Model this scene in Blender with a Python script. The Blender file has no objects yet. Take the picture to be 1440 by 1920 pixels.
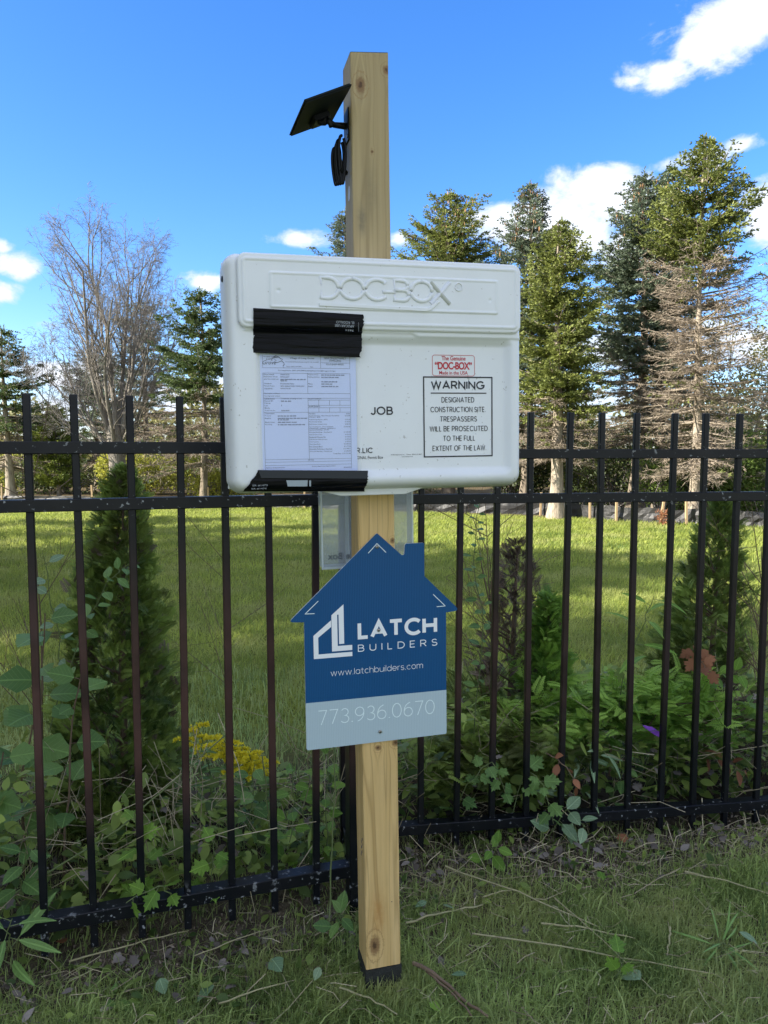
import bpy, bmesh, math, random
import numpy as np
from mathutils import Vector, Matrix, Euler
R = math.radians
sc = bpy.context.scene
col = sc.collection
random.seed(7); RNG = np.random.default_rng(7)

# ------------------------------------------------------------------ camera
H = 1.33; PITCH = 0.0818; F = 1415.0
cd = bpy.data.cameras.new('camera'); cam = bpy.data.objects.new('camera', cd); col.objects.link(cam)
cam.location = (0, 0, H); cam.rotation_euler = (math.pi/2 - PITCH, 0, 0)
cd.sensor_fit = 'VERTICAL'; cd.sensor_height = 36; cd.lens = 36*F/1920
cd.clip_start = .05; cd.clip_end = 2000
sc.camera = cam

# ------------------------------------------------------------------ light
SUN_AZ = R(-106); SUN_EL = R(29)        # azimuth from +Y towards +X
to_sun = Vector((math.sin(SUN_AZ)*math.cos(SUN_EL), math.cos(SUN_AZ)*math.cos(SUN_EL), math.sin(SUN_EL)))
sd = bpy.data.lights.new('sun', 'SUN'); so = bpy.data.objects.new('sun', sd); col.objects.link(so)
sd.energy = 2.35; sd.angle = R(.53); sd.color = (1, .93, .80)
so.rotation_euler = to_sun.to_track_quat('Z', 'Y').to_euler(); so.location = (-20, -12, 14)
SKY_STRENGTH = 0.15
sc.view_settings.view_transform = 'Standard'; sc.view_settings.look = 'None'
sc.view_settings.gamma = 1; sc.view_settings.use_curve_mapping = False
sc.view_settings.exposure = 2.55

def lk(nt, a, b): nt.links.new(a, b)
def node(nt, t, **kw):
    n = nt.nodes.new(t)
    for k, v in kw.items(): setattr(n, k, v)
    return n
def mth(nt, op, a, b=None, c=None, clamp=False):
    n = nt.nodes.new('ShaderNodeMath'); n.operation = op; n.use_clamp = clamp
    for i, v in enumerate((a, b, c)):
        if v is None: continue
        if hasattr(v, 'links'): nt.links.new(v, n.inputs[i])
        else: n.inputs[i].default_value = v
    return n.outputs[0]
def mixc(nt, fac, a, b, mode='MIX'):
    n = nt.nodes.new('ShaderNodeMix'); n.data_type = 'RGBA'; n.blend_type = mode
    for s, v in ((n.inputs[0], fac), (n.inputs[6], a), (n.inputs[7], b)):
        if hasattr(v, 'links'): nt.links.new(v, s)
        else: s.default_value = v if isinstance(v, (int, float)) else (*v, 1)[:4]
    return n.outputs[2]

world = bpy.data.worlds.new('World'); sc.world = world; world.use_nodes = True
nt = world.node_tree; nt.nodes.clear()
sky = node(nt, 'ShaderNodeTexSky', sky_type='NISHITA'); sky.sun_disc = False
sky.sun_elevation = SUN_EL; sky.sun_rotation = SUN_AZ; sky.altitude = 200; sky.air_density = 1.0; sky.dust_density = 0.7; sky.ozone_density = 2.2
hs = node(nt, 'ShaderNodeHueSaturation'); hs.inputs['Saturation'].default_value = 1.3; hs.inputs['Value'].default_value = .40
lk(nt, sky.outputs[0], hs.inputs['Color'])
skyc = mixc(nt, 1.0, hs.outputs[0], (.70, .765, .99), 'MULTIPLY')
tc = node(nt, 'ShaderNodeTexCoord'); sep = node(nt, 'ShaderNodeSeparateXYZ'); lk(nt, tc.outputs['Generated'], sep.inputs[0])
X, Y, Z = sep.outputs
az = mth(nt, 'ARCTAN2', X, Y)
hor = mth(nt, 'SQRT', mth(nt, 'ADD', mth(nt, 'MULTIPLY', X, X), mth(nt, 'MULTIPLY', Y, Y)))
el = mth(nt, 'ARCTAN2', Z, hor)
# clouds: a fractal field, gathered into the banks that stand in this sky (azimuth, elevation, widths, weight)
BANKS = [(.429,.461,.060,.034,1.15),(.39,.446,.066,.028,1.15),(.344,.425,.043,.018,1.0),(.308,.42,.024,.008,.75),(.52,.49,.09,.04,1.1),
         (.274,.302,.062,.036,1.2),(.225,.276,.064,.042,1.2),(.16,.279,.055,.027,1.1),(.123,.285,.035,.018,.9),(.313,.24,.037,.036,.9),
         (.377,.332,.052,.013,.95),(.429,.341,.028,.012,.85),(.46,.261,.030,.033,1.1),(-.11,.263,.041,.013,.95),(.021,.267,.021,.012,.8),
         (-.445,.211,.030,.017,1.05),(-.46,.18,.026,.016,1.05),(-.461,.232,.017,.011,.9),(-.228,.208,.028,.015,1.05),(-.379,.09,.068,.022,1.05),
         (-.411,.098,.024,.010,.9),(-.413,.147,.027,.009,.6),(.442,.127,.066,.036,1.0),(.291,.128,.075,.034,.8),(-.221,.057,.095,.034,1.0),
         (-.41,.047,.073,.025,.9),(.194,.058,.192,.027,.7),(.014,.038,.454,.025,.7)]
cmb = node(nt, 'ShaderNodeCombineXYZ'); lk(nt, mth(nt, 'MULTIPLY', az, .8), cmb.inputs[0]); lk(nt, mth(nt, 'MULTIPLY', el, 1.25), cmb.inputs[1])
nz = node(nt, 'ShaderNodeTexNoise'); nz.inputs['Scale'].default_value = 15; nz.inputs['Detail'].default_value = 11; nz.inputs['Roughness'].default_value = .62; nz.inputs['Distortion'].default_value = .25
lk(nt, cmb.outputs[0], nz.inputs['Vector'])
tot = None
for a, e, sa, se, w in BANKS:
    da = mth(nt, 'DIVIDE', mth(nt, 'SUBTRACT', az, a), sa); de = mth(nt, 'DIVIDE', mth(nt, 'SUBTRACT', el, e), se)
    q = mth(nt, 'ADD', mth(nt, 'MULTIPLY', da, da), mth(nt, 'MULTIPLY', de, de))
    g = mth(nt, 'MULTIPLY', mth(nt, 'EXPONENT', mth(nt, 'MULTIPLY', q, -.7)), w)
    tot = g if tot is None else mth(nt, 'MAXIMUM', tot, g)
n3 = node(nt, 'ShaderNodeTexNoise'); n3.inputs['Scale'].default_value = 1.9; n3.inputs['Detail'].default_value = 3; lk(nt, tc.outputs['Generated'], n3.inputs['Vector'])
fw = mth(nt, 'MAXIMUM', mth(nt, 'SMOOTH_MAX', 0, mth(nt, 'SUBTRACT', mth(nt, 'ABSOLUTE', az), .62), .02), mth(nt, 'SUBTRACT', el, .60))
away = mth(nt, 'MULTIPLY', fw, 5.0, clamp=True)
fill_clouds = mth(nt, 'MULTIPLY', mth(nt, 'MULTIPLY', mth(nt, 'SUBTRACT', n3.outputs[0], .37, clamp=True), 9.0, clamp=True), away)  # cloud cover added only outside the view to brighten the shade
tot = mth(nt, 'MAXIMUM', tot, fill_clouds)
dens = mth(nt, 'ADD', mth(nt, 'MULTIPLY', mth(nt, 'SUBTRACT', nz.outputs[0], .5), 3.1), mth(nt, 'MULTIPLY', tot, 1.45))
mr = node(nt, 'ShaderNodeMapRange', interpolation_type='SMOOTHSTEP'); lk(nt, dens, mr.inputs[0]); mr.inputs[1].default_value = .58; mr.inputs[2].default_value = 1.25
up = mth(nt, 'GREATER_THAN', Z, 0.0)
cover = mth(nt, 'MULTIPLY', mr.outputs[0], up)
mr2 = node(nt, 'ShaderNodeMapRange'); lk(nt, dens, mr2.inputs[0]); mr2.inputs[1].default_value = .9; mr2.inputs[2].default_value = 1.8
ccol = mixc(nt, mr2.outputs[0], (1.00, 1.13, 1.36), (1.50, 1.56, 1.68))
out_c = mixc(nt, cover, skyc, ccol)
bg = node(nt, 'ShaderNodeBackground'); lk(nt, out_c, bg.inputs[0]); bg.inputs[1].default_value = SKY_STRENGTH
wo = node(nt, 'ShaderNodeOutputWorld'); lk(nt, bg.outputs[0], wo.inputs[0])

# ------------------------------------------------------------------ helpers
def tag(o, label=None, cat=None, group=None, kind=None):
    if label: o['label'] = label
    if cat: o['category'] = cat
    if group: o['group'] = group
    if kind: o['kind'] = kind
    return o
def thing(name, label, cat, mat=None, group=None):
    o = bpy.data.objects.new(name, None); o.empty_display_size = .1; col.objects.link(o)
    if mat is not None: o.matrix_world = mat
    return tag(o, label, cat, group)
def link(name, me, m=None, parent=None, mat=None):
    o = bpy.data.objects.new(name, me); col.objects.link(o)
    if m is not None and len(me.materials) == 0: me.materials.append(m)
    if parent is not None: o.parent = parent
    if mat is not None: o.matrix_local = mat
    return o
def np_mesh(name, V, T, tint=None, smooth=False):
    V = np.asarray(V, np.float32).reshape(-1, 3); T = np.asarray(T, np.int32).reshape(-1, 3)
    me = bpy.data.meshes.new(name)
    me.vertices.add(len(V)); me.vertices.foreach_set('co', V.ravel())
    me.loops.add(T.size); me.loops.foreach_set('vertex_index', T.ravel())
    me.polygons.add(len(T)); me.polygons.foreach_set('loop_start', np.arange(0, T.size, 3, dtype=np.int32))
    me.polygons.foreach_set('loop_total', np.full(len(T), 3, np.int32))
    if smooth: me.polygons.foreach_set('use_smooth', np.ones(len(T), bool))
    if tint is not None:
        a = me.attributes.new('tint', 'FLOAT', 'POINT'); a.data.foreach_set('value', np.asarray(tint, np.float32))
    me.update(calc_edges=True)
    return me
def pmesh(name, verts, faces, smooth=False, sharp=None):
    me = bpy.data.meshes.new(name); me.from_pydata([tuple(v) for v in verts], [], faces); me.update()
    if smooth:
        me.shade_smooth()
        if sharp: me.set_sharp_from_angle(angle=R(sharp))
    return me
def bevel_mesh(name, me, w=.001, seg=1):
    bm = bmesh.new(); bm.from_mesh(me)
    bmesh.ops.bevel(bm, geom=list(bm.edges), offset=w, segments=seg, affect='EDGES', profile=.5, clamp_overlap=True)
    bm.to_mesh(me); bm.free(); return me
def box(x0, x1, y0, y1, z0, z1, bev=0, seg=1, name='box'):
    v = [(x, y, z) for x in (x0, x1) for y in (y0, y1) for z in (z0, z1)]
    f = [(0,1,3,2),(4,6,7,5),(0,4,5,1),(2,3,7,6),(0,2,6,4),(1,5,7,3)]
    me = pmesh(name, v, f)
    if bev: bevel_mesh(name, me, bev, seg)
    return me
def poly_prism(name, pts, y0, y1, m=None):
    """outline in x,z extruded from y0 (front) to y1 (back)"""
    bm = bmesh.new()
    n = len(pts)
    a = [bm.verts.new((p[0], y0, p[1])) for p in pts]
    if abs(y1-y0) > 1e-9:
        b = [bm.verts.new((p[0], y1, p[1])) for p in pts]
        bm.faces.new(b[::-1])
        for i in range(n): bm.faces.new((a[i], b[i], b[(i+1) % n], a[(i+1) % n]))
    f = bm.faces.new(a)
    bmesh.ops.recalc_face_normals(bm, faces=bm.faces)
    bmesh.ops.triangulate(bm, faces=[q for q in bm.faces if len(q.verts) > 4])
    me = bpy.data.meshes.new(name); bm.to_mesh(me); bm.free(); return me
def join(name, meshes):
    V = []; Fs = []; k = 0
    for me in meshes:
        V += [tuple(v.co) for v in me.vertices]; Fs += [tuple(i+k for i in p.vertices) for p in me.polygons]; k = len(V)
    return pmesh(name, V, Fs)
def tubes(lines, sides=4, caps=False):
    """lines: list of (points(n,3), radii(n)) -> V, T"""
    Vs = []; Ts = []; k = 0
    ang = np.arange(sides)*2*np.pi/sides
    ca, sa = np.cos(ang), np.sin(ang)
    for P, r in lines:
        P = np.asarray(P, float); n = len(P); r = np.broadcast_to(r, (n,))
        D = np.gradient(P, axis=0); D /= np.linalg.norm(D, axis=1, keepdims=True)+1e-9
        ref = np.array([0, 0, 1.]) if abs(D[:, 2]).mean() < .8 else np.array([1., 0, 0])
        A = np.cross(D, ref); A /= np.linalg.norm(A, axis=1, keepdims=True)+1e-9; B = np.cross(D, A)
        ring = P[:, None, :] + r[:, None, None]*(A[:, None, :]*ca[None, :, None] + B[:, None, :]*sa[None, :, None])
        Vs.append(ring.reshape(-1, 3))
        i = np.arange(n-1)[:, None]*sides; j = np.arange(sides)[None, :]; j2 = (j+1) % sides
        a = k+i+j; b = k+i+j2; c = k+i+sides+j2; d = k+i+sides+j
        Ts.append(np.stack([a, b, c], -1).reshape(-1, 3)); Ts.append(np.stack([a, c, d], -1).reshape(-1, 3))
        if caps:
            for base in (k, k+(n-1)*sides):
                for q in range(1, sides-1): Ts.append(np.array([[base, base+q, base+q+1]]))
        k += n*sides
    return np.concatenate(Vs), np.concatenate(Ts)
def stamp(tv, tt, M, tint=None, ttint=None):
    """copy a template (tv,tt) by matrices M (N,3,4) into one array mesh"""
    N = len(M); tv = np.asarray(tv, float); tt = np.asarray(tt)
    V = np.einsum('nij,kj->nki', M[:, :, :3], tv) + M[:, None, :, 3]
    T = tt[None] + (np.arange(N)*len(tv))[:, None, None]
    t = None
    if tint is not None:
        t = np.repeat(np.asarray(tint), len(tv))
        if ttint is not None: t = t + np.tile(ttint, N)
    return V.reshape(-1, 3), T.reshape(-1, 3), t
def frames(pos, d, roll, scale, up=(0, 0, 1)):
    """matrices taking local +Y to d, local +Z near up, then rolled about d"""
    d = np.asarray(d, float); d = d/(np.linalg.norm(d, axis=1, keepdims=True)+1e-9)
    u = np.broadcast_to(np.asarray(up, float), d.shape) + 1e-3
    x = np.cross(d, u); x /= np.linalg.norm(x, axis=1, keepdims=True)+1e-9; z = np.cross(x, d)
    c, s = np.cos(roll)[:, None], np.sin(roll)[:, None]
    x2 = x*c + z*s; z2 = z*c - x*s
    sc_ = np.asarray(scale)[:, None]
    M = np.stack([x2*sc_, d*sc_, z2*sc_, np.asarray(pos)], -1)
    return M
def blades(pos, d, L, w, side=None):
    """one triangle per blade: base at pos, tip at pos+d*L"""
    N = len(pos)
    if side is None:
        side = RNG.normal(size=(N, 3))
    s = np.cross(d, side); s /= np.linalg.norm(s, axis=1, keepdims=True)+1e-9
    w = np.broadcast_to(w, (N,))[:, None]; L = np.broadcast_to(L, (N,))[:, None]
    V = np.stack([pos - s*w/2, pos + s*w/2, pos + d*L], 1).reshape(-1, 3)
    T = np.arange(3*N).reshape(-1, 3)
    return V, T
def rhombs(pos, d, L, w, side=None):
    N = len(pos)
    if side is None: side = RNG.normal(size=(N, 3))
    s = np.cross(d, side); s /= np.linalg.norm(s, axis=1, keepdims=True)+1e-9
    w = np.broadcast_to(w, (N,))[:, None]; L = np.broadcast_to(L, (N,))[:, None]
    m = pos + d*L*.45
    V = np.stack([pos, m - s*w/2, pos + d*L, m + s*w/2], 1).reshape(-1, 3)
    k = np.arange(N)[:, None]*4
    T = np.concatenate([k+[0, 1, 2], k+[0, 2, 3]], 1).reshape(-1, 3)
    return V, T
def cat_geo(parts):
    V = []; T = []; t = []; k = 0
    for p in parts:
        V.append(p[0]); T.append(p[1]+k); k += len(p[0])
        t.append(p[2] if len(p) > 2 and p[2] is not None else np.full(len(p[0]), .5))
    return np.concatenate(V), np.concatenate(T), np.concatenate(t)
def unit(v): v = np.asarray(v, float); return v/(np.linalg.norm(v, axis=-1, keepdims=True)+1e-9)

# ------------------------------------------------------------------ materials
def mat(name, c, rough=.6, metal=0, spec=.5, build=None):
    m = bpy.data.materials.new(name); m.use_nodes = True; t = m.node_tree
    b = t.nodes['Principled BSDF']; b.inputs['Base Color'].default_value = (*c, 1)
    b.inputs['Roughness'].default_value = rough; b.inputs['Metallic'].default_value = metal
    b.inputs['Specular IOR Level'].default_value = spec
    if build: build(t, b)
    return m
def noise(t, vec, scale, detail=4, rough=.55, dist=0):
    n = t.nodes.new('ShaderNodeTexNoise'); n.inputs['Scale'].default_value = scale; n.inputs['Detail'].default_value = detail
    n.inputs['Roughness'].default_value = rough; n.inputs['Distortion'].default_value = dist
    if vec is not None: t.links.new(vec, n.inputs['Vector'])
    return n.outputs[0]
def rng(t, v, a, b, c=0, d=1):
    n = t.nodes.new('ShaderNodeMapRange'); t.links.new(v, n.inputs[0])
    for i, q in enumerate((a, b, c, d)): n.inputs[i+1].default_value = q
    return n.outputs[0]
def bump(t, b, h, strength=.3, dist=.002):
    n = t.nodes.new('ShaderNodeBump'); n.inputs['Strength'].default_value = strength; n.inputs['Distance'].default_value = dist
    t.links.new(h, n.inputs['Height']); t.links.new(n.outputs[0], b.inputs['Normal'])
def objco(t, scale=(1, 1, 1)):
    c = t.nodes.new('ShaderNodeTexCoord'); m = t.nodes.new('ShaderNodeMapping'); m.inputs['Scale'].default_value = scale
    t.links.new(c.outputs['Object'], m.inputs[0]); return m.outputs[0]
def geoco(t):
    g = t.nodes.new('ShaderNodeNewGeometry'); return g.outputs['Position']

def foliage_mat(name, dark, light, transl=.3, rough=.55, obj_random=False, vein=False, patch=None):
    """leaf material: colour runs from dark to light by the 'tint' of each leaf, light passes through"""
    m = bpy.data.materials.new(name); m.use_nodes = True; t = m.node_tree; b = t.nodes['Principled BSDF']
    if obj_random:
        oi = t.nodes.new('ShaderNodeObjectInfo'); f = oi.outputs['Random']
    else:
        a = t.nodes.new('ShaderNodeAttribute'); a.attribute_name = 'tint'; f = a.outputs['Fac']
    c = mixc(t, f, dark, light)
    if patch:
        c = mixc(t, rng(t, noise(t, geoco(t), patch[1], 3), .48, .62), c, patch[0])
    if vein:
        co = objco(t); s = t.nodes.new('ShaderNodeSeparateXYZ'); t.links.new(co, s.inputs[0])
        ax = mth(t, 'ABSOLUTE', s.outputs[0])
        v1 = rng(t, ax, .012, .03, 1, 0)
        w = mth(t, 'FRACT', mth(t, 'MULTIPLY', mth(t, 'SUBTRACT', s.outputs[1], mth(t, 'MULTIPLY', ax, .8)), 6.5))
        v2 = rng(t, mth(t, 'ABSOLUTE', mth(t, 'SUBTRACT', w, .5)), .0, .1, .6, 0)
        v = mth(t, 'MAXIMUM', v1, v2)
        c = mixc(t, mth(t, 'MULTIPLY', v, .45), c, tuple(min(1, q*1.9+.02) for q in light))
        sp = rng(t, noise(t, co, 9, 4), .62, .7)
        c = mixc(t, mth(t, 'MULTIPLY', sp, .35), c, (.13, .10, .04))
        bump(t, b, v, .5, .01)
    t.links.new(c, b.inputs['Base Color']); b.inputs['Roughness'].default_value = rough; b.inputs['Specular IOR Level'].default_value = .3
    if transl:
        tr = t.nodes.new('ShaderNodeBsdfTranslucent'); t.links.new(mixc(t, .5, c, tuple(min(1, q*1.8) for q in light)), tr.inputs[0])
        mx = t.nodes.new('ShaderNodeMixShader'); mx.inputs[0].default_value = transl
        t.links.new(b.outputs[0], mx.inputs[1]); t.links.new(tr.outputs[0], mx.inputs[2])
        t.links.new(mx.outputs[0], t.nodes['Material Output'].inputs[0])
    return m

M = {}
def mk_plastic(t, b):
    g = objco(t); n1 = noise(t, g, 9, 5); n2 = noise(t, g, 160, 3)
    sp = rng(t, noise(t, g, 95, 2), .70, .74)
    c = mixc(t, rng(t, n1, .35, .75, 0, .5), (.75, .785, .815), (.68, .71, .735))
    c = mixc(t, mth(t, 'MULTIPLY', sp, .55), c, (.30, .29, .26))
    s = t.nodes.new('ShaderNodeSeparateXYZ'); t.links.new(g, s.inputs[0])
    low = rng(t, s.outputs[2], -.215, -.262, 0, 1)      # grime that has settled on the lower ledge
    c = mixc(t, mth(t, 'MULTIPLY', mth(t, 'MULTIPLY', low, n1), .45), c, (.42, .42, .30))
    t.links.new(c, b.inputs['Base Color']); bump(t, b, n2, .12, .0006)
M['plastic'] = mat('white_plastic', (.78, .79, .77), .38, spec=.45, build=mk_plastic)
def mk_wood(t, b):
    co = objco(t)
    s = t.nodes.new('ShaderNodeSeparateXYZ'); t.links.new(co, s.inputs[0])
    x, y, z = s.outputs
    kn = None; warp = None
    # knots of this post: x, z, half width, half height
    for kx, kz, w, h in [(-.022,2.166,.011,.017),(.040,2.205,.008,.010),(.003,2.02,.0035,.004),(-.005,.595,.0075,.007),(.040,.603,.009,.009),(-.022,.081,.013,.025),(.039,1.11,.006,.007),(-.02,1.35,.008,.009)]:
        dx = mth(t, 'DIVIDE', mth(t, 'SUBTRACT', x, kx), w); dz = mth(t, 'DIVIDE', mth(t, 'SUBTRACT', z, kz), h)
        d = mth(t, 'SQRT', mth(t, 'ADD', mth(t, 'MULTIPLY', dx, dx), mth(t, 'MULTIPLY', dz, dz)))
        kn = d if kn is None else mth(t, 'MINIMUM', kn, d)
        dz2 = mth(t, 'DIVIDE', dz, 3.2)
        d2 = mth(t, 'EXPONENT', mth(t, 'MULTIPLY', mth(t, 'ADD', mth(t, 'MULTIPLY', mth(t, 'MULTIPLY', dx, dx), .22), mth(t, 'MULTIPLY', dz2, dz2)), -1))
        q = mth(t, 'MULTIPLY', mth(t, 'MULTIPLY', d2, w*1.5), mth(t, 'SIGN', dx))
        warp = q if warp is None else mth(t, 'ADD', warp, q)
    # the side faces carry straight grain
    front = rng(t, y, .004, .006, 1, 0)
    gx = mth(t, 'ADD', mth(t, 'SUBTRACT', x, mth(t, 'MULTIPLY', warp, front)), mth(t, 'MULTIPLY', y, 1.0))
    cb = t.nodes.new('ShaderNodeCombineXYZ'); t.links.new(gx, cb.inputs[0]); t.links.new(mth(t, 'MULTIPLY', z, .035), cb.inputs[2]); t.links.new(mth(t, 'MULTIPLY', y, .3), cb.inputs[1])
    g1 = noise(t, cb.outputs[0], 55, 3, .5, .4); g2 = noise(t, cb.outputs[0], 420, 3, .6); g3 = noise(t, cb.outputs[0], 16, 2, .5, .3)
    rings = mth(t, 'FRACT', mth(t, 'MULTIPLY', g3, 11))
    line = rng(t, mth(t, 'ABSOLUTE', mth(t, 'SUBTRACT', rings, .5)), .0, .16, 1, 0)
    c = mixc(t, rng(t, g1, .3, .7), (.56, .375, .145), (.70, .50, .23))
    c = mixc(t, mth(t, 'MULTIPLY', line, .50), c, (.27, .17, .06))
    c = mixc(t, mth(t, 'MULTIPLY', rng(t, g2, .45, .75), .25), c, (.33, .24, .11))
    cloud = noise(t, co, 4.5, 4)
    upw = rng(t, z, 1.1, 1.9, 0, 1)                    # the upper end goes to a darker, greener tan
    c = mixc(t, mth(t, 'MULTIPLY', upw, .8), c, mixc(t, rng(t, g1, .3, .7), (.29, .235, .13), (.36, .30, .165)))
    c = mixc(t, mth(t, 'MULTIPLY', line, mth(t, 'MULTIPLY', upw, .25)), c, (.20, .14, .06))
    c = mixc(t, rng(t, cloud, .5, .75, 0, .3), c, (.34, .27, .15))
    # orange heart stain above the bottom knot, grey smudge below the top
    def blot(kx, kz, w, h, colr, k, c):
        dx = mth(t, 'DIVIDE', mth(t, 'SUBTRACT', x, kx), w); dz = mth(t, 'DIVIDE', mth(t, 'SUBTRACT', z, kz), h)
        q = mth(t, 'ADD', mth(t, 'MULTIPLY', dx, dx), mth(t, 'MULTIPLY', dz, dz))
        e = mth(t, 'EXPONENT', mth(t, 'MULTIPLY', q, -1.4)); e = mth(t, 'MULTIPLY', mth(t, 'MULTIPLY', e, front), rng(t, noise(t, co, 60, 4), .3, .6, .4, 1))
        return mixc(t, mth(t, 'MULTIPLY', e, k), c, colr)
    c = blot(-.012, .165, .02, .06, (.45, .22, .06), .7, c)
    c = blot(-.024, 1.864, .012, .035, (.12, .11, .08), .75, c)
    c = blot(.0, 1.93, .02, .07, (.2, .17, .10), .4, c)
    kd = mth(t, 'ADD', kn, mth(t, 'MULTIPLY', mth(t, 'SUBTRACT', noise(t, co, 170, 3), .5), .9))
    c = mixc(t, mth(t, 'MULTIPLY', rng(t, kd, 1.3, .75, 0, .8), front), c, (.20, .105, .045))
    c = mixc(t, mth(t, 'MULTIPLY', rng(t, kd, .55, .25, 0, .8), front), c, (.06, .03, .015))
    c = mixc(t, mth(t, 'MULTIPLY', rng(t, mth(t, 'ABSOLUTE', mth(t, 'SUBTRACT', kd, 1.75)), .0, .14, .5, 0), front), c, (.25, .13, .045))
    t.links.new(c, b.inputs['Base Color'])
    bump(t, b, mth(t, 'SUBTRACT', g2, mth(t, 'MULTIPLY', line, .5)), .35, .001)
M['wood'] = mat('pine', (.5, .38, .2), .62, spec=.3, build=mk_wood)
def mk_end(t, b):
    c = objco(t); t.links.new(mixc(t, noise(t, c, 60, 4), (.3, .22, .12), (.42, .33, .19)), b.inputs['Base Color'])
M['wood_end'] = mat('pine_end_grain', (.35, .27, .16), .8, build=mk_end)
def mk_tar(t, b):
    c = objco(t); n = noise(t, c, 260, 4); sp = rng(t, noise(t, c, 420, 2), .66, .72)
    t.links.new(mixc(t, sp, mixc(t, n, (.008, .009, .008), (.025, .028, .025)), (.16, .16, .13)), b.inputs['Base Color']); bump(t, b, n, 1, .004)
M['tar'] = mat('black_bitumen', (.015, .015, .015), .75, build=mk_tar)
def mk_fence(t, b):
    g = geoco(t); s = t.nodes.new('ShaderNodeSeparateXYZ'); t.links.new(g, s.inputs[0])
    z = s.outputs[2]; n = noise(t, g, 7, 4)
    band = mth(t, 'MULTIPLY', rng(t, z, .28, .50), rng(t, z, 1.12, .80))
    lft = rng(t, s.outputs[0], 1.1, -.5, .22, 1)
    brown_mask = mth(t, 'MULTIPLY', mth(t, 'MULTIPLY', band, rng(t, n, .3, .6, .35, 1)), lft)  # brown-red tint over the lower middle, stronger toward the left
    c = mixc(t, brown_mask, (.004, .005, .008), (.075, .036, .031))
    chips = mth(t, 'MAXIMUM', rng(t, noise(t, g, 75, 3, .6), .645, .68), mth(t, 'MULTIPLY', rng(t, noise(t, g, 34, 4, .6), .60, .66), mth(t, 'MULTIPLY', rng(t, z, .16, .10), rng(t, s.outputs[0], .1, -.2))))
    joint = mth(t, 'MAXIMUM', rng(t, z, .17, .13), mth(t, 'MAXIMUM', rng(t, mth(t, 'ABSOLUTE', mth(t, 'SUBTRACT', z, 1.19)), .05, .02), mth(t, 'MULTIPLY', rng(t, mth(t, 'ABSOLUTE', mth(t, 'SUBTRACT', z, 1.33)), .05, .02), .7)))
    chips = mth(t, 'MULTIPLY', chips, joint)
    c = mixc(t, mth(t, 'MULTIPLY', chips, .8), c, (.30, .32, .33))
    du = rng(t, noise(t, g, 22, 5), .5, .8, 0, .2)
    c = mixc(t, du, c, (.03, .032, .036))
    t.links.new(c, b.inputs['Base Color']); t.links.new(rng(t, n, .3, .7, .3, .5), b.inputs['Roughness']); bump(t, b, noise(t, g, 130, 3), .12, .001)
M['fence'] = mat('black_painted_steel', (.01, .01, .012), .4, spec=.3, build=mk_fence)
def mk_blue(t, b):
    co = objco(t); s = t.nodes.new('ShaderNodeSeparateXYZ'); t.links.new(co, s.inputs[0])
    w = mth(t, 'SINE', mth(t, 'MULTIPLY', s.outputs[0], 2*math.pi/.0042))
    c = mixc(t, rng(t, w, -1, 1, 0, 1), (.002, .066, .195), (.003, .076, .218))
    t.links.new(c, b.inputs['Base Color']); bump(t, b, w, .25, .0004)
M['blue'] = mat('blue_printed_plastic', (.004, .07, .25), .42, spec=.3, build=mk_blue)
def mk_pale(t, b):
    co = objco(t); s = t.nodes.new('ShaderNodeSeparateXYZ'); t.links.new(co, s.inputs[0])
    w = mth(t, 'SINE', mth(t, 'MULTIPLY', s.outputs[0], 2*math.pi/.0042)); bump(t, b, w, .2, .0004)
M['pale'] = mat('pale_blue_printed_plastic', (.41, .52, .575), .42, spec=.3, build=mk_pale)
M['white'] = mat('white_print', (.80, .83, .86), .5)
M['paleprint'] = mat('pale_print', (.72, .84, .86), .5)
M['board'] = mat('white_corrugated_plastic', (.72, .76, .8), .4)
M['ink'] = mat('black_ink', (.012, .014, .022), .5)
M['greyink'] = mat('grey_ink', (.06, .065, .10), .6)
M['red'] = mat('red_ink', (.48, .02, .035), .5)
def mk_tape(t, b):
    co = objco(t, (1, 1, 1)); cc = objco(t, (4, 30, 45)); n = noise(t, cc, 1.6, 4, .5, .8)
    bump(t, b, n, .8, .004); t.links.new(rng(t, n, .3, .7, .18, .42), b.inputs['Roughness'])
M['tape'] = mat('black_vinyl_tape', (.0025, .003, .005), .36, spec=.14, build=mk_tape)
M['tapesky'] = mat('sky_tinted_tape', (.005, .010, .022), .35, spec=.5)  # blue of the reflected sky put into the tape colour
M['printgrey'] = mat('grey_print', (.10, .12, .14), .6)
M['tapeprint'] = mat('faded_white_print', (.30, .33, .36), .6)
M['silver'] = mat('silver_foil', (.30, .36, .41), .4, metal=.2)
def mk_paper(t, b):
    co = objco(t); bump(t, b, noise(t, co, 14, 3), .25, .004)
M['paper'] = mat('printed_paper', (.60, .68, .93), .65, spec=.2, build=mk_paper)
def mk_darkplastic(t, b):
    bump(t, b, noise(t, objco(t), 500, 2), .1, .0005)
M['black_plastic'] = mat('black_plastic', (.003, .004, .005), .45, spec=.25, build=mk_darkplastic)
M['panelback'] = mat('dark_green_black_plastic', (.003, .007, .007), .6, spec=.2)
M['cells'] = mat('solar_cells', (.005, .007, .014), .15)
M['steel'] = mat('zinc_screw', (.35, .34, .32), .35, metal=.9)
M['tagwhite'] = mat('white_cable_tag', (.55, .55, .55), .5)
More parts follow.
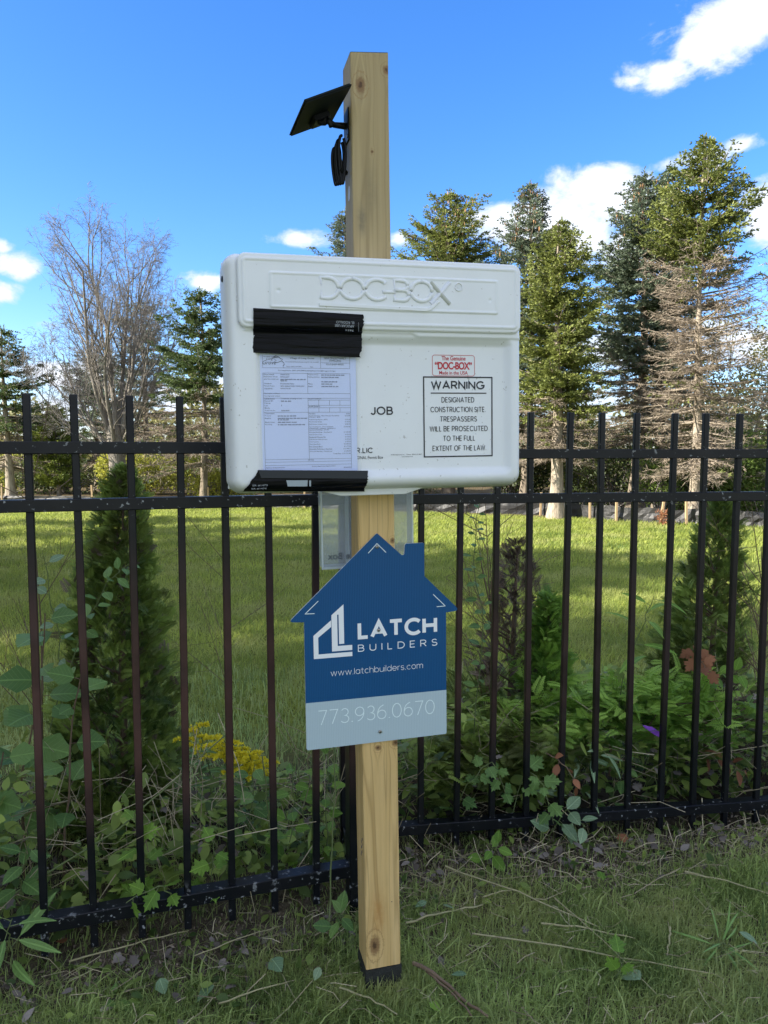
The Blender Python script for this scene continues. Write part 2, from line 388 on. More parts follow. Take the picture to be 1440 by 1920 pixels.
def clear_mat(name, tint, k, rough=.15):
    m = bpy.data.materials.new(name); m.use_nodes = True; t = m.node_tree; b = t.nodes['Principled BSDF']
    b.inputs['Base Color'].default_value = (*tint, 1); b.inputs['Roughness'].default_value = rough
    tr = t.nodes.new('ShaderNodeBsdfTransparent'); mx = t.nodes.new('ShaderNodeMixShader'); mx.inputs[0].default_value = k
    t.links.new(tr.outputs[0], mx.inputs[1]); t.links.new(b.outputs[0], mx.inputs[2]); t.links.new(mx.outputs[0], t.nodes['Material Output'].inputs[0])
    co = objco(t, (1, 1, 1)); bump(t, b, noise(t, co, 18, 3, .5, .5), .5, .004)
    return m
M['clear'] = clear_mat('clear_acrylic', (.55, .63, .68), .24)
M['clear_edge'] = clear_mat('clear_acrylic_edge', (.68, .77, .80), .6)
M['sleeve'] = clear_mat('clear_plastic_sleeve', (.65, .75, .85), .10, .12)
def mk_bark(cA, cB, sc_=(14, 14, 3)):
    def f(t, b):
        g = t.nodes.new('ShaderNodeMapping'); g.inputs['Scale'].default_value = sc_; t.links.new(geoco(t), g.inputs[0])
        n = noise(t, g.outputs[0], 1.5, 5, .6)
        t.links.new(mixc(t, rng(t, n, .3, .7), cA, cB), b.inputs['Base Color']); bump(t, b, n, .9, .03)
    return f
M['bark'] = mat('grey_brown_bark', (.2, .17, .13), .9, build=mk_bark((.10, .08, .06), (.30, .25, .19)))
M['bark_pale'] = mat('pale_flaking_bark', (.3, .27, .22), .9, build=mk_bark((.17, .135, .10), (.44, .38, .30)))
M['twig'] = mat('bare_twigs', (.17, .155, .145), .85)
M['twig_grey'] = mat('bare_grey_limbs', (.17, .14, .12), .85, build=mk_bark((.11, .095, .08), (.30, .27, .235)))
M['dead'] = foliage_mat('dead_spruce_twigs', (.14, .115, .09), (.35, .29, .23), .1, .85)
M['spruce'] = foliage_mat('green_spruce_needles', (.032, .055, .018), (.24, .27, .07), .2)
M['spruce_b'] = foliage_mat('blue_spruce_needles', (.035, .060, .042), (.19, .235, .155), .18)
M['spruce_d'] = foliage_mat('deep_green_spruce_needles', (.025, .048, .022), (.13, .18, .06), .2)
M['cone'] = mat('spruce_cones', (.30, .17, .08), .8)
M['cedar'] = foliage_mat('cedar_foliage', (.06, .10, .02), (.26, .30, .06), .25)
M['bush_y'] = foliage_mat('yellow_green_bush_leaves', (.10, .13, .02), (.42, .42, .07), .4)
M['bush_g'] = foliage_mat('green_bush_leaves', (.05, .10, .02), (.22, .30, .07), .35)
M['bush_d'] = foliage_mat('dark_bush_leaves', (.02, .035, .012), (.09, .12, .035), .25)
M['bush_o'] = foliage_mat('olive_thin_leaves', (.07, .08, .03), (.26, .25, .10), .3)
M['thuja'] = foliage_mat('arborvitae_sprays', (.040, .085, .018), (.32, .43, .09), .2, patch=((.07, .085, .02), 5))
M['thuja_b'] = foliage_mat('bright_arborvitae_sprays', (.06, .15, .022), (.30, .48, .08), .25)
M['thuja_dead'] = foliage_mat('dead_arborvitae_sprays', (.075, .055, .045), (.20, .15, .125), .05, .9)
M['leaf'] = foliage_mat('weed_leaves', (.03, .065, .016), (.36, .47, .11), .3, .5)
M['leaf_o'] = foliage_mat('large_leaves', (.07, .15, .042), (.17, .29, .08), .3, .42, obj_random=True, vein=True)
M['leaf_y'] = foliage_mat('fresh_yellow_green_leaves', (.10, .21, .03), (.20, .34, .05), .35, .45, obj_random=True, vein=True)
M['leaf_p'] = foliage_mat('pale_grey_green_leaves', (.12, .21, .11), (.24, .34, .20), .2, .5, obj_random=True, vein=True)
M['leaf_r'] = foliage_mat('dry_orange_brown_leaves', (.15, .06, .03), (.36, .16, .08), .2, .7, obj_random=True)
M['stemg'] = mat('green_stems', (.13, .17, .06), .6)
M['stemb'] = mat('brown_stems', (.16, .11, .07), .8)
M['straw'] = foliage_mat('dry_stems', (.22, .18, .11), (.60, .53, .36), .05, .8)
M['strawo'] = mat('straw_stalk', (.24, .22, .11), .7, build=lambda t, b: t.links.new(mixc(t, noise(t, geoco(t), 40, 3), (.18, .165, .08), (.42, .39, .22)), b.inputs['Base Color']))
M['gold'] = foliage_mat('goldenrod_florets', (.62, .52, .02), (.92, .82, .06), .25)
M['purple'] = mat('purple_wrapper', (.30, .10, .62), .25)
M['orange'] = mat('orange_flag', (.75, .17, .03), .6)
M['stake'] = mat('pine_stake', (.42, .30, .17), .8)
def mk_silt(t, b):
    g = geoco(t); s = t.nodes.new('ShaderNodeSeparateXYZ'); t.links.new(g, s.inputs[0])
    n = noise(t, g, 2.2, 4); z = mth(t, 'SINE', mth(t, 'MULTIPLY', s.outputs[2], 95))
    c = mixc(t, n, (.012, .012, .014), (.04, .04, .043)); c = mixc(t, rng(t, z, .7, 1, 0, .25), c, (.075, .072, .075))
    t.links.new(c, b.inputs['Base Color']); bump(t, b, noise(t, g, 5, 3), .6, .05)
M['silt'] = mat('black_silt_fabric', (.04, .04, .045), .55, build=mk_silt)
M['grass'] = foliage_mat('grass_blades', (.055, .098, .026), (.48, .60, .21), .45, .6, patch=((.34, .375, .15), 2.6))
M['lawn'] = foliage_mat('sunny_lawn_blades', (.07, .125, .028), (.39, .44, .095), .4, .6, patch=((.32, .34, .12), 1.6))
M['mulch'] = foliage_mat('mulch_pieces', (.09, .072, .055), (.34, .28, .22), 0, .9)
def mk_ground(t, b):
    g = geoco(t); s = t.nodes.new('ShaderNodeSeparateXYZ'); t.links.new(g, s.inputs[0]); x, y, z = s.outputs
    n1 = noise(t, g, 1.3, 5); n2 = noise(t, g, 30, 5); n3 = noise(t, g, 220, 3)
    soil = mixc(t, rng(t, n2, .35, .65), (.045, .036, .027), (.15, .125, .09)); soil = mixc(t, rng(t, n3, .58, .75, 0, .6), soil, (.33, .29, .22)); soil = mixc(t, rng(t, mth(t, 'SUBTRACT', y, mth(t, 'MULTIPLY', x, .16)), 2.30, 2.50, 0, .7), soil, (.03, .024, .017))  # last mix paints the shade under the undergrowth into the soil behind the fence
    gr = mixc(t, rng(t, n2, .3, .7), (.075, .10, .02), (.19, .22, .045)); gr = mixc(t, rng(t, n1, .4, .7, 0, .5), gr, (.19, .19, .06))
    lt = mixc(t, rng(t, n2, .3, .7), (.06, .05, .03), (.16, .12, .07))
    yy = mth(t, 'ADD', y, mth(t, 'MULTIPLY', mth(t, 'SUBTRACT', n1, .5), .9))
    fl = mth(t, 'SUBTRACT', yy, mth(t, 'MULTIPLY', x, .16))
    near = mth(t, 'MAXIMUM', rng(t, fl, 3.1, 3.5, 0, 1), rng(t, fl, 1.55, 1.2, 0, 1))
    far = rng(t, mth(t, 'ADD', yy, mth(t, 'MULTIPLY', x, .42)), 16.0, 16.6, 0, 1)
    c = mixc(t, near, soil, gr); c = mixc(t, far, c, lt)
    t.links.new(c, b.inputs['Base Color']); bump(t, b, n2, .6, .02)
M['ground'] = mat('ground', (.08, .1, .03), .95, spec=.1, build=mk_ground)

# ------------------------------------------------------------------ ground
def gz(x, y):
    x = np.asarray(x, float); y = np.asarray(y, float)
    t = np.clip((y-1.85)/.6, 0, 1); t = t*t*(3-2*t)
    far = np.clip((y-20)/60, 0, 1)
    return -.045*(1-t) + .010*np.sin(x*3.1+1)*np.sin(y*2.7)*np.clip(1.5-abs(y-1.6)/30, 0, 1) + .006*np.sin(x*9+y*4) + far*0
def axis(lo, hi, near_lo, near_hi, step, k=1.25):
    a = list(np.arange(near_lo, near_hi+1e-6, step)); s = step; v = near_hi
    while v < hi: s *= k; v += s; a.append(v)
    s = step; v = near_lo
    while v > lo: s *= k; v -= s; a.insert(0, v)
    return np.array(a)
xs = axis(-600, 600, -4, 4, .12); ys = axis(-600, 900, -1, 6, .12)
GX, GY = np.meshgrid(xs, ys); GZ = gz(GX, GY)
V = np.stack([GX, GY, GZ], -1).reshape(-1, 3); nx = len(xs)
i = (np.arange(len(ys)-1)[:, None]*nx + np.arange(nx-1)[None]).ravel()
T = np.concatenate([np.stack([i, i+1, i+nx+1], -1), np.stack([i, i+nx+1, i+nx], -1)])
g = link('ground', np_mesh('ground', V, T, smooth=True), M['ground']); tag(g, kind='structure')

rd = mat('concrete', (.33, .32, .30), .85, build=lambda t, b: t.links.new(mixc(t, noise(t, geoco(t), 3, 6), (.28, .27, .25), (.38, .37, .35)), b.inputs['Base Color']))
bounce_road_me = pmesh('bounce_road', [(-80, -9.5, .010), (80, -9.5, .010), (80, -3.6, .010), (-80, -3.6, .010), (-80, -3.6, -.06), (80, -3.6, -.06)], [(0, 1, 2, 3), (3, 2, 5, 4)])
tag(link('bounce_road', bounce_road_me, rd), kind='structure')  # unseen pale road added behind the camera to bounce sunlight forward

# ------------------------------------------------------------------ trees
def spruce_geo(seed, Ht, Rd, zc, zl, whorl=.13, per=6, dens=1.0, needle=.072, kp=3, green_tips=.0, cones=0, top2=False, blade_w=.025, sweep=-.12):
    """zc: lowest branch, zl: below this the branches are dead"""
    r = np.random.default_rng(seed); limbs = []; P = []; D = []; L = []; tn = []; dP = []; dD = []; dL = []; dt = []; cP = []
    z = zc; whorl *= 1.9; per = int(per*1.75)
    while z < Ht-.04:
        t = (Ht-z)/(Ht-zc)
        n = per if t > .15 else 7
        wj = 1.0 if t > .15 else 1.6
        for k in range(n):
            az_ = r.uniform(0, 2*np.pi); zz = z + r.uniform(-.28, .28)*whorl*wj
            Lb = Rd*((1-math.exp(-kp*t))/(1-math.exp(-kp)))*r.uniform(.72, 1.12)+.025
            lump = 1+.16*math.sin(az_*2+zz*2.3+seed)+.12*math.sin(az_*3-zz*4.1)
            Lb *= lump*.88*min(1, .38+t*8)
            a = .40*(1-t)**1.2 + sweep*t + r.uniform(-.1, .1)
            s = np.linspace(0, 1, 7)
            o = np.array([math.cos(az_), math.sin(az_), 0]); pr = np.array([-o[1], o[0], 0])
            hz = Lb*(a*s - .22*t*s*s*1.2 + .26*s**3)
            pts = o*(s*Lb)[:, None]*.97 + np.array([0, 0, 1])*(hz+zz)[:, None] + pr*(r.normal()*.06*Lb*s*s)[:, None]
            limbs.append((pts, np.linspace(.008+.012*Lb, .003, 7)))
            dead = zz < zl + r.normal()*.22*(1 if zl > zc else 0)
            if not dead:
                m = max(5, int(Lb/.050*dens)); ss = np.concatenate([r.uniform(.05, 1, m), [.97, 1.]])
                base = np.stack([np.interp(ss, s, pts[:, q]) for q in range(3)], -1)
                sd_ = np.where(r.random(len(ss)) < .5, 1, -1)
                dr = unit(o[None]*r.uniform(.5, 1.0, (len(ss), 1)) + pr[None]*(sd_*r.uniform(.25, 1.0, len(ss)))[:, None] + np.array([0, 0, 1])*r.uniform(-.32, .12, (len(ss), 1)))
                tl = (.10 + .30*Lb*(1-ss)*r.uniform(.4, 1, len(ss)))
                tb = r.uniform(.15, .7)
                for q in range(len(ss)):
                    kk = max(2, int(tl[q]/.034)); u = np.linspace(.1, 1, kk)
                    pp = base[q]+dr[q]*(tl[q]*u)[:, None]; pp = np.repeat(pp, 3, 0)
                    dd = unit(dr[q]*.8 + r.normal(size=(len(pp), 3))*.36 + np.array([0, 0, .16]))
                    P.append(pp); D.append(dd); L.append(r.uniform(.6, 1.1, len(pp))*needle)
                    tn.append(np.clip(tb + .25*np.repeat(u, 3) + r.normal(size=len(pp))*.12, 0, 1))
                if cones and t < .3:
                    for q in range(cones):
                        if r.random() < .5: cP.append(pts[-1]*.8+pts[2]*.2 + r.normal(size=3)*.04)
            else:
                m = max(6, int(Lb/.06*dens)); ss = r.uniform(.12, 1, m)
                base = np.stack([np.interp(ss, s, pts[:, q]) for q in range(3)], -1)
                sd_ = np.where(r.random(m) < .5, 1, -1)
                dr = unit(o[None]*r.uniform(.4, 1.0, (m, 1)) + pr[None]*(sd_*r.uniform(.3, 1.0, m))[:, None] + np.array([0, 0, 1])*r.uniform(-.45, .18, (m, 1)))
                tl = .10+.38*Lb*(1-ss)*r.uniform(.4, 1, m)
                dP.append(base); dD.append(dr); dL.append(tl); dt.append(r.uniform(0, .8, m))
                for rep in range(4):
                    u = r.uniform(.2, 1, m)
                    dP.append(base+dr*(tl*u)[:, None]); dD.append(unit(dr*.7+r.normal(size=(m, 3))*.45)); dL.append(r.uniform(.05, .13, m)); dt.append(r.uniform(.1, 1, m))
                if r.random() < green_tips:
                    q = r.integers(0, m, 4)
                    for w in q:
                        pp = base[w]+dr[w]*tl[w]*r.uniform(.3, 1, (10, 1)); P.append(pp); D.append(unit(dr[w]+r.normal(size=(10, 3))*.5)); L.append(np.full(10, needle)); tn.append(r.uniform(.3, .8, 10))
        z += whorl*(r.uniform(.85, 1.15) if t > .15 else .5)
    # leader
    for q in range(24):
        pp = np.array([[0, 0, Ht-.30+.40*q/24]]); P.append(pp+0*pp); D.append(unit(np.array([[r.normal()*.5, r.normal()*.5, .9]]))); L.append([needle]); tn.append([.6])
    out = {}
    P = np.concatenate(P); D = np.concatenate(D); L = np.concatenate(L); tn = np.concatenate(tn)
    V, T = rhombs(P, D, L, blade_w*r.uniform(.8, 1.3, len(P))); out['foliage'] = (V, T, np.repeat(tn, 4))
    if dP:
        P = np.concatenate(dP); D = np.concatenate(dD); L = np.concatenate(dL); t_ = np.concatenate(dt)
        V, T = blades(P, D, L, .011); out['dead'] = (V, T, np.repeat(t_, 3))
    out['limbs'] = tubes(limbs, 3)
    if cP:
        cP = np.array(cP); V, T = rhombs(cP, np.tile([0, 0, -1.], (len(cP), 1)), .11, .035); V2, T2 = rhombs(cP, np.tile([0, 0, -1.], (len(cP), 1)), .11, .035)
        out['cones'] = cat_geo([(V, T), (V2, T2)])[:2]
    return out
def trunk_mesh(Ht, r0, seed=0, bend=.05, flare=1.5, top=.012):
    r = np.random.default_rng(seed); zz = np.linspace(-.05, Ht, 16); ph = r.uniform(0, 6)
    P = np.stack([bend*np.sin(zz*.8+ph)-bend*math.sin(ph), bend*.6*np.sin(zz*.6+ph*2)-bend*.6*math.sin(ph*2), zz], -1)
    rad = r0*(1-zz.clip(0)/Ht)**1.1 + top; rad[0] *= flare; rad[1] *= 1+(flare-1)*.25
    V, T = tubes([(P, rad)], 9); V += r.normal(size=V.shape)*r0*.05*np.array([1, 1, 0]); return np_mesh('trunk', V, T, smooth=True)
SP = {}
def spruce(name, label, key, loc, scale=1, rot=0, mats=('spruce', 'bark'), group=None, trunk_r=.12, bend=.04, cat='tree', **kw):
    if key not in SP:
        gsp = spruce_geo(**kw); Ht = kw['Ht']
        d = dict(trunk=trunk_mesh(Ht, trunk_r, kw['seed'], bend), limbs=np_mesh('limbs', *gsp['limbs']), crown=np_mesh('crown', *gsp['foliage']))
        if 'dead' in gsp: d['dead'] = np_mesh('dead', *gsp['dead'])
        if 'cones' in gsp: d['cones'] = np_mesh('cones', *gsp['cones'])
        for k_, mm in (('trunk', mats[1]), ('limbs', mats[1]), ('crown', mats[0]), ('dead', 'dead'), ('cones', 'cone')):
            if k_ in d: d[k_].materials.append(M[mm])
        SP[key] = d
    d = SP[key]
    t = thing(name, label, cat, Matrix.Translation(loc) @ Matrix.Rotation(rot, 4, 'Z') @ Matrix.Scale(scale, 4), group)
    link('trunk', d['trunk'], parent=t); link('crown', d['crown'], parent=t); link('limbs', d['limbs'], parent=t)
    if 'dead' in d: link('dead_branches', d['dead'], parent=t)
    if 'cones' in d: link('cones', d['cones'], parent=t)['kind'] = 'stuff'
    return t
G1 = 'spruces behind the lawn'
spruce('spruce_tree', 'tall spruce at right, green at the top and bare brown below, with pale trunk', 'J', (5.66, 13.75, 0), trunk_r=.095, group=G1, mats=('spruce', 'bark_pale'),
       seed=3, Ht=6.75, Rd=1.28, zc=1.0, zl=4.55, per=8, whorl=.11, kp=4.6, green_tips=.05, dens=1.3)
spruce('spruce_tree', 'bushy green spruce just right of the white box, its pale lower trunk bare', 'H', (3.36, 14.7, 0), trunk_r=.13, group=G1, mats=('spruce', 'bark_pale'),
       seed=11, Ht=5.62, Rd=1.08, zc=1.25, zl=2.15, per=9, whorl=.11, kp=3.6, green_tips=.3, dens=1.35)
spruce('spruce_tree', 'grey-blue spruce with brown cones near its tip, behind the bushy green one', 'G', (3.3, 17.6, 0), trunk_r=.12, group=G1, mats=('spruce_b', 'bark'),
       seed=21, Ht=7.3, Rd=1.45, zc=1.4, zl=2.6, per=8, whorl=.12, kp=3.6, green_tips=.2, cones=3, dens=1.1)
spruce('spruce_tree', 'broad blue-green spruce with a double top, left of the half-bare spruce', 'I', (5.35, 16.0, 0), trunk_r=.15, group=G1, mats=('spruce_b', 'bark'),
       seed=5, Ht=7.0, Rd=1.5, zc=1.6, zl=3.1, per=8, whorl=.12, kp=3.6, green_tips=.4, cones=2, dens=1.15)
spruce('spruce_tree', 'narrower spruce right of the broad blue-green one, touching the half-bare spruce', 'I2', (6.0, 16.4, 0), trunk_r=.12, group=G1, mats=('spruce_d', 'bark'),
       seed=8, Ht=7.25, Rd=1.0, zc=2.0, zl=3.6, per=7, whorl=.12, kp=3, green_tips=.2, cones=2)
spruce('spruce_tree', 'wide pointed green spruce rising above the white box right of the post', 'F', (1.62, 19.0, 0), trunk_r=.14, group=G1, mats=('spruce', 'bark'),
       seed=14, Ht=7.6, Rd=2.3, zc=1.2, zl=1.9, per=10, whorl=.115, kp=3, cones=2, dens=1.0)
spruce('spruce_tree', 'spruce tip half hidden behind the wooden post above the box', 'E', (-1.15, 23, 0), trunk_r=.14, group=G1, mats=('spruce_b', 'bark'),
       seed=31, Ht=8.4, Rd=2.1, zc=1.5, zl=2.4, per=7, whorl=.14, kp=2.6)
spruce('spruce_tree', 'dark green spruce left of the box with sky showing through its bare lower branches', 'D', (-4.22, 17.6, 0), trunk_r=.085, group=G1, mats=('spruce_d', 'bark'),
       seed=41, Ht=4.95, Rd=1.6, zc=1.05, zl=2.5, per=7, whorl=.15, kp=2.6, dens=1.5, green_tips=.3)
spruce('spruce_tree', 'thin grey-green spruce showing through the right side of the bare tree', 'C', (-7.6, 24, 0), trunk_r=.12, group=G1, mats=('spruce_b', 'bark'),
       seed=51, Ht=5.95, Rd=1.95, zc=1.3, zl=2.6, per=6, whorl=.16, kp=2.4, green_tips=.4)
spruce('spruce_tree', 'low grey-green spruce behind the left side of the bare tree', 'B', (-9.45, 25, 0), trunk_r=.12, group=G1, mats=('spruce_b', 'bark'),
       seed=61, Ht=4.5, Rd=2.1, zc=1.0, zl=1.5, per=7, whorl=.15, kp=2.4)
spruce('spruce_tree', 'dark spruce at the left edge of the picture with a bare lower trunk', 'A', (-9.85, 19.9, 0), trunk_r=.12, group=G1, mats=('spruce_d', 'bark_pale'),
       seed=71, Ht=4.45, Rd=1.6, zc=.9, zl=1.9, per=7, whorl=.14, kp=2.2)
spruce('spruce_tree', 'mostly dead spruce at the right edge, only its brown branches reaching in', 'K', (8.2, 14.6, 0), trunk_r=.12, group=G1, mats=('spruce_d', 'bark'),
       seed=81, Ht=6.1, Rd=1.35, zc=1.0, zl=5.4, per=6, whorl=.15, kp=3, green_tips=.05)
spruce('cedar_tree', 'small yellow-green cedar on a thin trunk at left beyond the lawn', 'L', (-8.75, 20.3, 0), trunk_r=.05, mats=('cedar', 'bark'),
       seed=91, Ht=2.4, Rd=.75, zc=.45, zl=.3, per=9, whorl=.10, kp=2.6, sweep=.35, needle=.1)
# the dense row of spruces that stands left of and behind the photographer and shades the fence
SHADE = [(-7.0,-1.0,1.4),(-7.8,.3,1.45),(-8.8,1.5,1.2),(-9.6,4.6,1.05),(-9.2,5.9,.95),(-5.2,-.5,.9),(-8.6,7.6,.72)]
for i_, (x, y, s) in enumerate([(-7.3, 9.4, .8), (-8.0, 10.8, .85), (-8.9, 12.6, .8)]):
    spruce('spruce_tree', 'thin spruce out of sight left of the lawn that throws streaks of shade on it', 'D', (x, y, 0), s, 1+i_*2.1, group='thin spruces left of the lawn')
for i_, (x, y, s) in enumerate(SHADE):
    spruce('spruce_tree', 'spruce of the dense row left of and behind the camera that shades the fence', 'F', (x, y, 0), s, i_*1.3, group='spruces left of the camera')

def bare_tree():
    r = np.random.default_rng(12); thick = []; thin = []
    def grow(p, d, L, rad, lvl):
        n = 7; pts = [p]; dd = d.copy(); step = L/(n-1)
        for q in range(n-1):
            curl = .09 if lvl < 2 else .17
            dd = unit(dd + r.normal(size=3)*curl + np.array([0, 0, (.10 if lvl < 3 else -.07)]))
            pts.append(pts[-1]+dd*step)
        pts = np.array(pts); rr = rad*np.linspace(1, .35, n)**1.25
        (thick if lvl < 2 else thin).append((pts, rr))
        if lvl == 4: return
        m = [9, 8, 7, 4][lvl]
        for q in range(m):
            u = r.uniform(.22, 1.0) if lvl else r.uniform(.25, 1)
            b = np.array([np.interp(u, np.linspace(0, 1, n), pts[:, k]) for k in range(3)])
            dl = unit(np.array([np.interp(min(1, u+.1), np.linspace(0, 1, n), pts[:, k]) for k in range(3)])-b + 1e-4) if u < .95 else dd
            a = unit(np.cross(dl, r.normal(size=3)))
            sp = r.uniform(.35, .75)
            nd = unit(dl+a*sp)
            grow(b, nd, L*r.uniform(.36, .54)*(1.1-.35*u), max(.0032, rr[0]*(1-.55*u)*.48), lvl+1)
    base = np.array([0, 0, 1.15])
    lead = [((-.55, .05, 1), 4.1, .085), ((-.25, -.15, 1), 5.3, .10), ((-.08, .2, 1), 5.7, .10), ((.10, -.12, 1), 6.0, .12), ((.32, .1, 1), 5.2, .10), ((.62, -.1, 1), 4.2, .08), ((-1.25, .1, .8), 3.0, .06), ((1.1, .2, .85), 3.0, .055), ((-.95, .3, .9), 3.9, .06), ((.9, -.25, .9), 3.8, .06), ((-1.3, -.3, .62), 3.0, .045), ((0, .6, 1), 4.8, .08), ((.05, -.6, 1), 4.6, .08)]
    for d, L, rad in lead:
        grow(base+np.array([d[0]*.12, d[1]*.12, r.uniform(-.2, .3)]), unit(np.array(d)*[.66, .6, 1]), L*.84, rad*.78, 0)
    # dead low side twigs
    for q in range(26):
        a = r.uniform(0, 6.28); grow(np.array([math.cos(a)*.2, math.sin(a)*.2, r.uniform(1.0, 2.6)]), unit([math.cos(a), math.sin(a), .25]), r.uniform(.7, 1.5), .018, 2)
    t = thing('bare_tree', 'leafless many-stemmed tree with a thick pale trunk left of the box', 'tree', Matrix.Translation((-6.85, 19.3, 0)))
    zz = np.linspace(-.1, 2.2, 9); rad = np.array([.34, .25, .215, .20, .195, .20, .20, .15, .05])
    V, T = tubes([(np.stack([.04*np.sin(zz*2), zz*0, zz], -1), rad)], 14)
    ang = np.arctan2(V[:, 1], V[:, 0]); V[:, :2] *= (1+.12*np.sin(ang*5)+.05*np.sin(ang*9+V[:, 2]*2))[:, None]
    link('trunk', np_mesh('trunk', V, T, smooth=True), M['twig_grey'], t)
    V, T = tubes(thick, 5); link('limbs', np_mesh('limbs', V, T, smooth=True), M['twig_grey'], t)
    V, T = tubes(thin, 3); link('twigs', np_mesh('twigs', V, T), M['twig'], t)
bare_tree()

def bush(name, label, loc, rx, ry, rz, n, m, leaf=.075, cat='bush', seed=0, lumps=9, group=None, stems=True, cz=.55, thin=1.0):
    r = np.random.default_rng(seed); cs = []
    for q in range(lumps):
        a = r.uniform(0, 6.28); rr = math.sqrt(r.uniform(0, 1))*.72
        cs.append((math.cos(a)*rr*rx, math.sin(a)*rr*ry, rz*(cz+r.uniform(-.35, .42)), r.uniform(.28, .5)))
    P = []; Nn = []; tn = []
    for cx, cy, cz_, s in cs:
        k = int(n/lumps); d = unit(r.normal(size=(k, 3))); rad = r.uniform(.45, 1.05, k)**.6
        p = np.stack([cx+d[:, 0]*rx*s*rad, cy+d[:, 1]*ry*s*rad, cz_+d[:, 2]*rz*s*rad], -1)
        P.append(p); Nn.append(unit(d+r.normal(size=(k, 3))*.8)); tn.append(np.clip(r.uniform(.1, .9)*.6 + r.uniform(0, .45, k), 0, 1))
    P = np.concatenate(P); Nn = np.concatenate(Nn); tn = np.concatenate(tn); ok = P[:, 2] > .03; P, Nn, tn = P[ok], Nn[ok], tn[ok]
    V, T = rhombs(P, Nn, leaf*r.uniform(.7, 1.4, len(P)), leaf*.6)
    t = thing(name, label, cat, Matrix.Translation(loc), group)
    link('foliage', np_mesh('foliage', V, T, np.repeat(tn, 4)), M[m], t)
    L = []
    for cx, cy, cz_, s in cs:
        u = np.linspace(0, 1, 5)[:, None]
        pts = np.array([cx*.15, cy*.15, 0])*(1-u)+np.array([cx, cy, cz_+rz*s*.6])*u + r.normal(size=(5, 3))*.03
        L.append((pts, np.linspace(.03, .008, 5)))
        for q in range(7):
            e = np.array([cx, cy, cz_])+unit(r.normal(size=3))*np.array([rx, ry, rz])*s*.9; L.append((np.stack([pts[3], (pts[3]+e)/2+r.normal(size=3)*.04, e]), np.array([.012, .008, .003])))
    link('stems', np_mesh('stems', *tubes(L, 3)), M['twig'], t)
GB = 'bushes beyond the lawn'
bs = [('yellow-green bush behind the bare tree trunk at left', (-7.3,22.5,0),1.5,1.0,1.25,5200,'bush_y',.08),
      ('yellow-green bush low at the far left edge', (-12.3,23.5,0),1.5,1.0,1.1,3800,'bush_y',.08),
      ('sunny yellow-green bush left of the white box', (-4.6,20.6,0),1.5,.9,1.15,6000,'bush_y',.075),
      ('dull olive bush between the bare tree and the box', (-5.2,23.3,0),2.0,1.1,2.3,7500,'bush_o',.08),
      ('tall olive-green thicket just left of the box', (-2.9,24.0,0),2.2,1.2,2.7,8000,'bush_o',.085),
      ('dark hedge behind the small cedar at left', (-9.5,22.9,0),2.6,.9,.95,5000,'bush_d',.08),
      ('dark green thicket right of the box behind the pale trunk', (3.0,18.2,0),1.7,1.0,1.9,9000,'bush_d',.075),
      ('yellowish thicket between the two spruce pairs at right', (4.75,18.6,0),1.0,.8,3.1,5500,'bush_y',.08),
      ('dark bush in the middle of the right-hand trees', (5.3,17.2,0),1.3,.9,1.5,7000,'bush_d',.07),
      ('large bright green bush at right behind the silt fence', (7.35,15.6,0),1.35,.9,1.65,12000,'bush_g',.07),
      ('olive thin-leaved tree crown behind the half-bare spruce', (8.6,19.0,0),2.4,1.3,4.0,12000,'bush_o',.08),
      ('dark undergrowth behind the trunk of the half-bare spruce', (6.3,15.9,0),1.1,.8,1.35,6500,'bush_d',.065),
      ('small upright green shrub with pointed shoots behind the fence', (5.45,14.9,0),.55,.4,1.15,3500,'bush_g',.055),
      ('olive thicket behind the box above the lawn', (.2,24,0),2.6,1.2,2.3,8000,'bush_o',.085)]
for k, (lb, loc, rx, ry, rz, n, m, lf) in enumerate(bs):
    bush('bush', lb, loc, rx, ry, rz, n, m, lf, seed=100+k, group=GB, lumps=14)
# far wood, one mass
r = np.random.default_rng(5); N = 42000
x = r.uniform(-34, 40, N); top = 2.6+.9*np.sin(x*.7)+.6*np.sin(x*1.9+1)+.35*np.sin(x*4.3)+np.where(x > 3, .5, 0)
P = np.stack([x, 27+r.uniform(0, 3, N)+.02*x, r.uniform(0, 1, N)**.8*top], -1)
V, T = rhombs(P, unit(r.normal(size=(N, 3))), .24, .16)
wd = link('distant_wood', np_mesh('distant_wood', V, T, np.repeat(np.clip(.5+.35*np.sin(x*1.3)+r.normal(size=N)*.15, 0, 1), 4)), M['bush_o'])
tag(wd, 'hazy olive strip of distant woodland behind the spruces', 'woodland', kind='stuff')

# ------------------------------------------------------------------ silt fence and its stakes
sp_ = [(-16.5, 21.2), (-10.01, 19.63), (-3.95, 17.6), (.45, 16.4), (3.22, 15.5), (4.28, 14.15), (5.34, 13.5), (6.54, 12.9), (9.5, 11.9)]
sf = thing('silt_fence', 'low black fabric silt fence along the far edge of the lawn', 'silt fence', Matrix.Translation((0, 0, 0)))
V = []; Fc = []; k = 0; r = np.random.default_rng(2)
den = []
for (x0, y0), (x1, y1) in zip(sp_[:-1], sp_[1:]):
    for u in np.linspace(0, 1, 14)[:-1]: den.append((x0+(x1-x0)*u, y0+(y1-y0)*u))
den.append(sp_[-1])
for i_, (x, y) in enumerate(den):
    w = .025*math.sin(i_*1.7); hgt = (.27 if x > -1 else .17)+.02*math.sin(i_*.8)
    for q, zq in enumerate((-.03, hgt*.3, hgt*.62, hgt)): V.append((x+w*.4, y+(r.normal()*.018 if 0 < q < 3 else r.normal()*.006), zq+(r.normal()*.008 if q == 3 else 0)))
for i_ in range(len(den)-1):
    for q in range(3): a = i_*4+q; Fc.append((a, a+4, a+5, a+1))
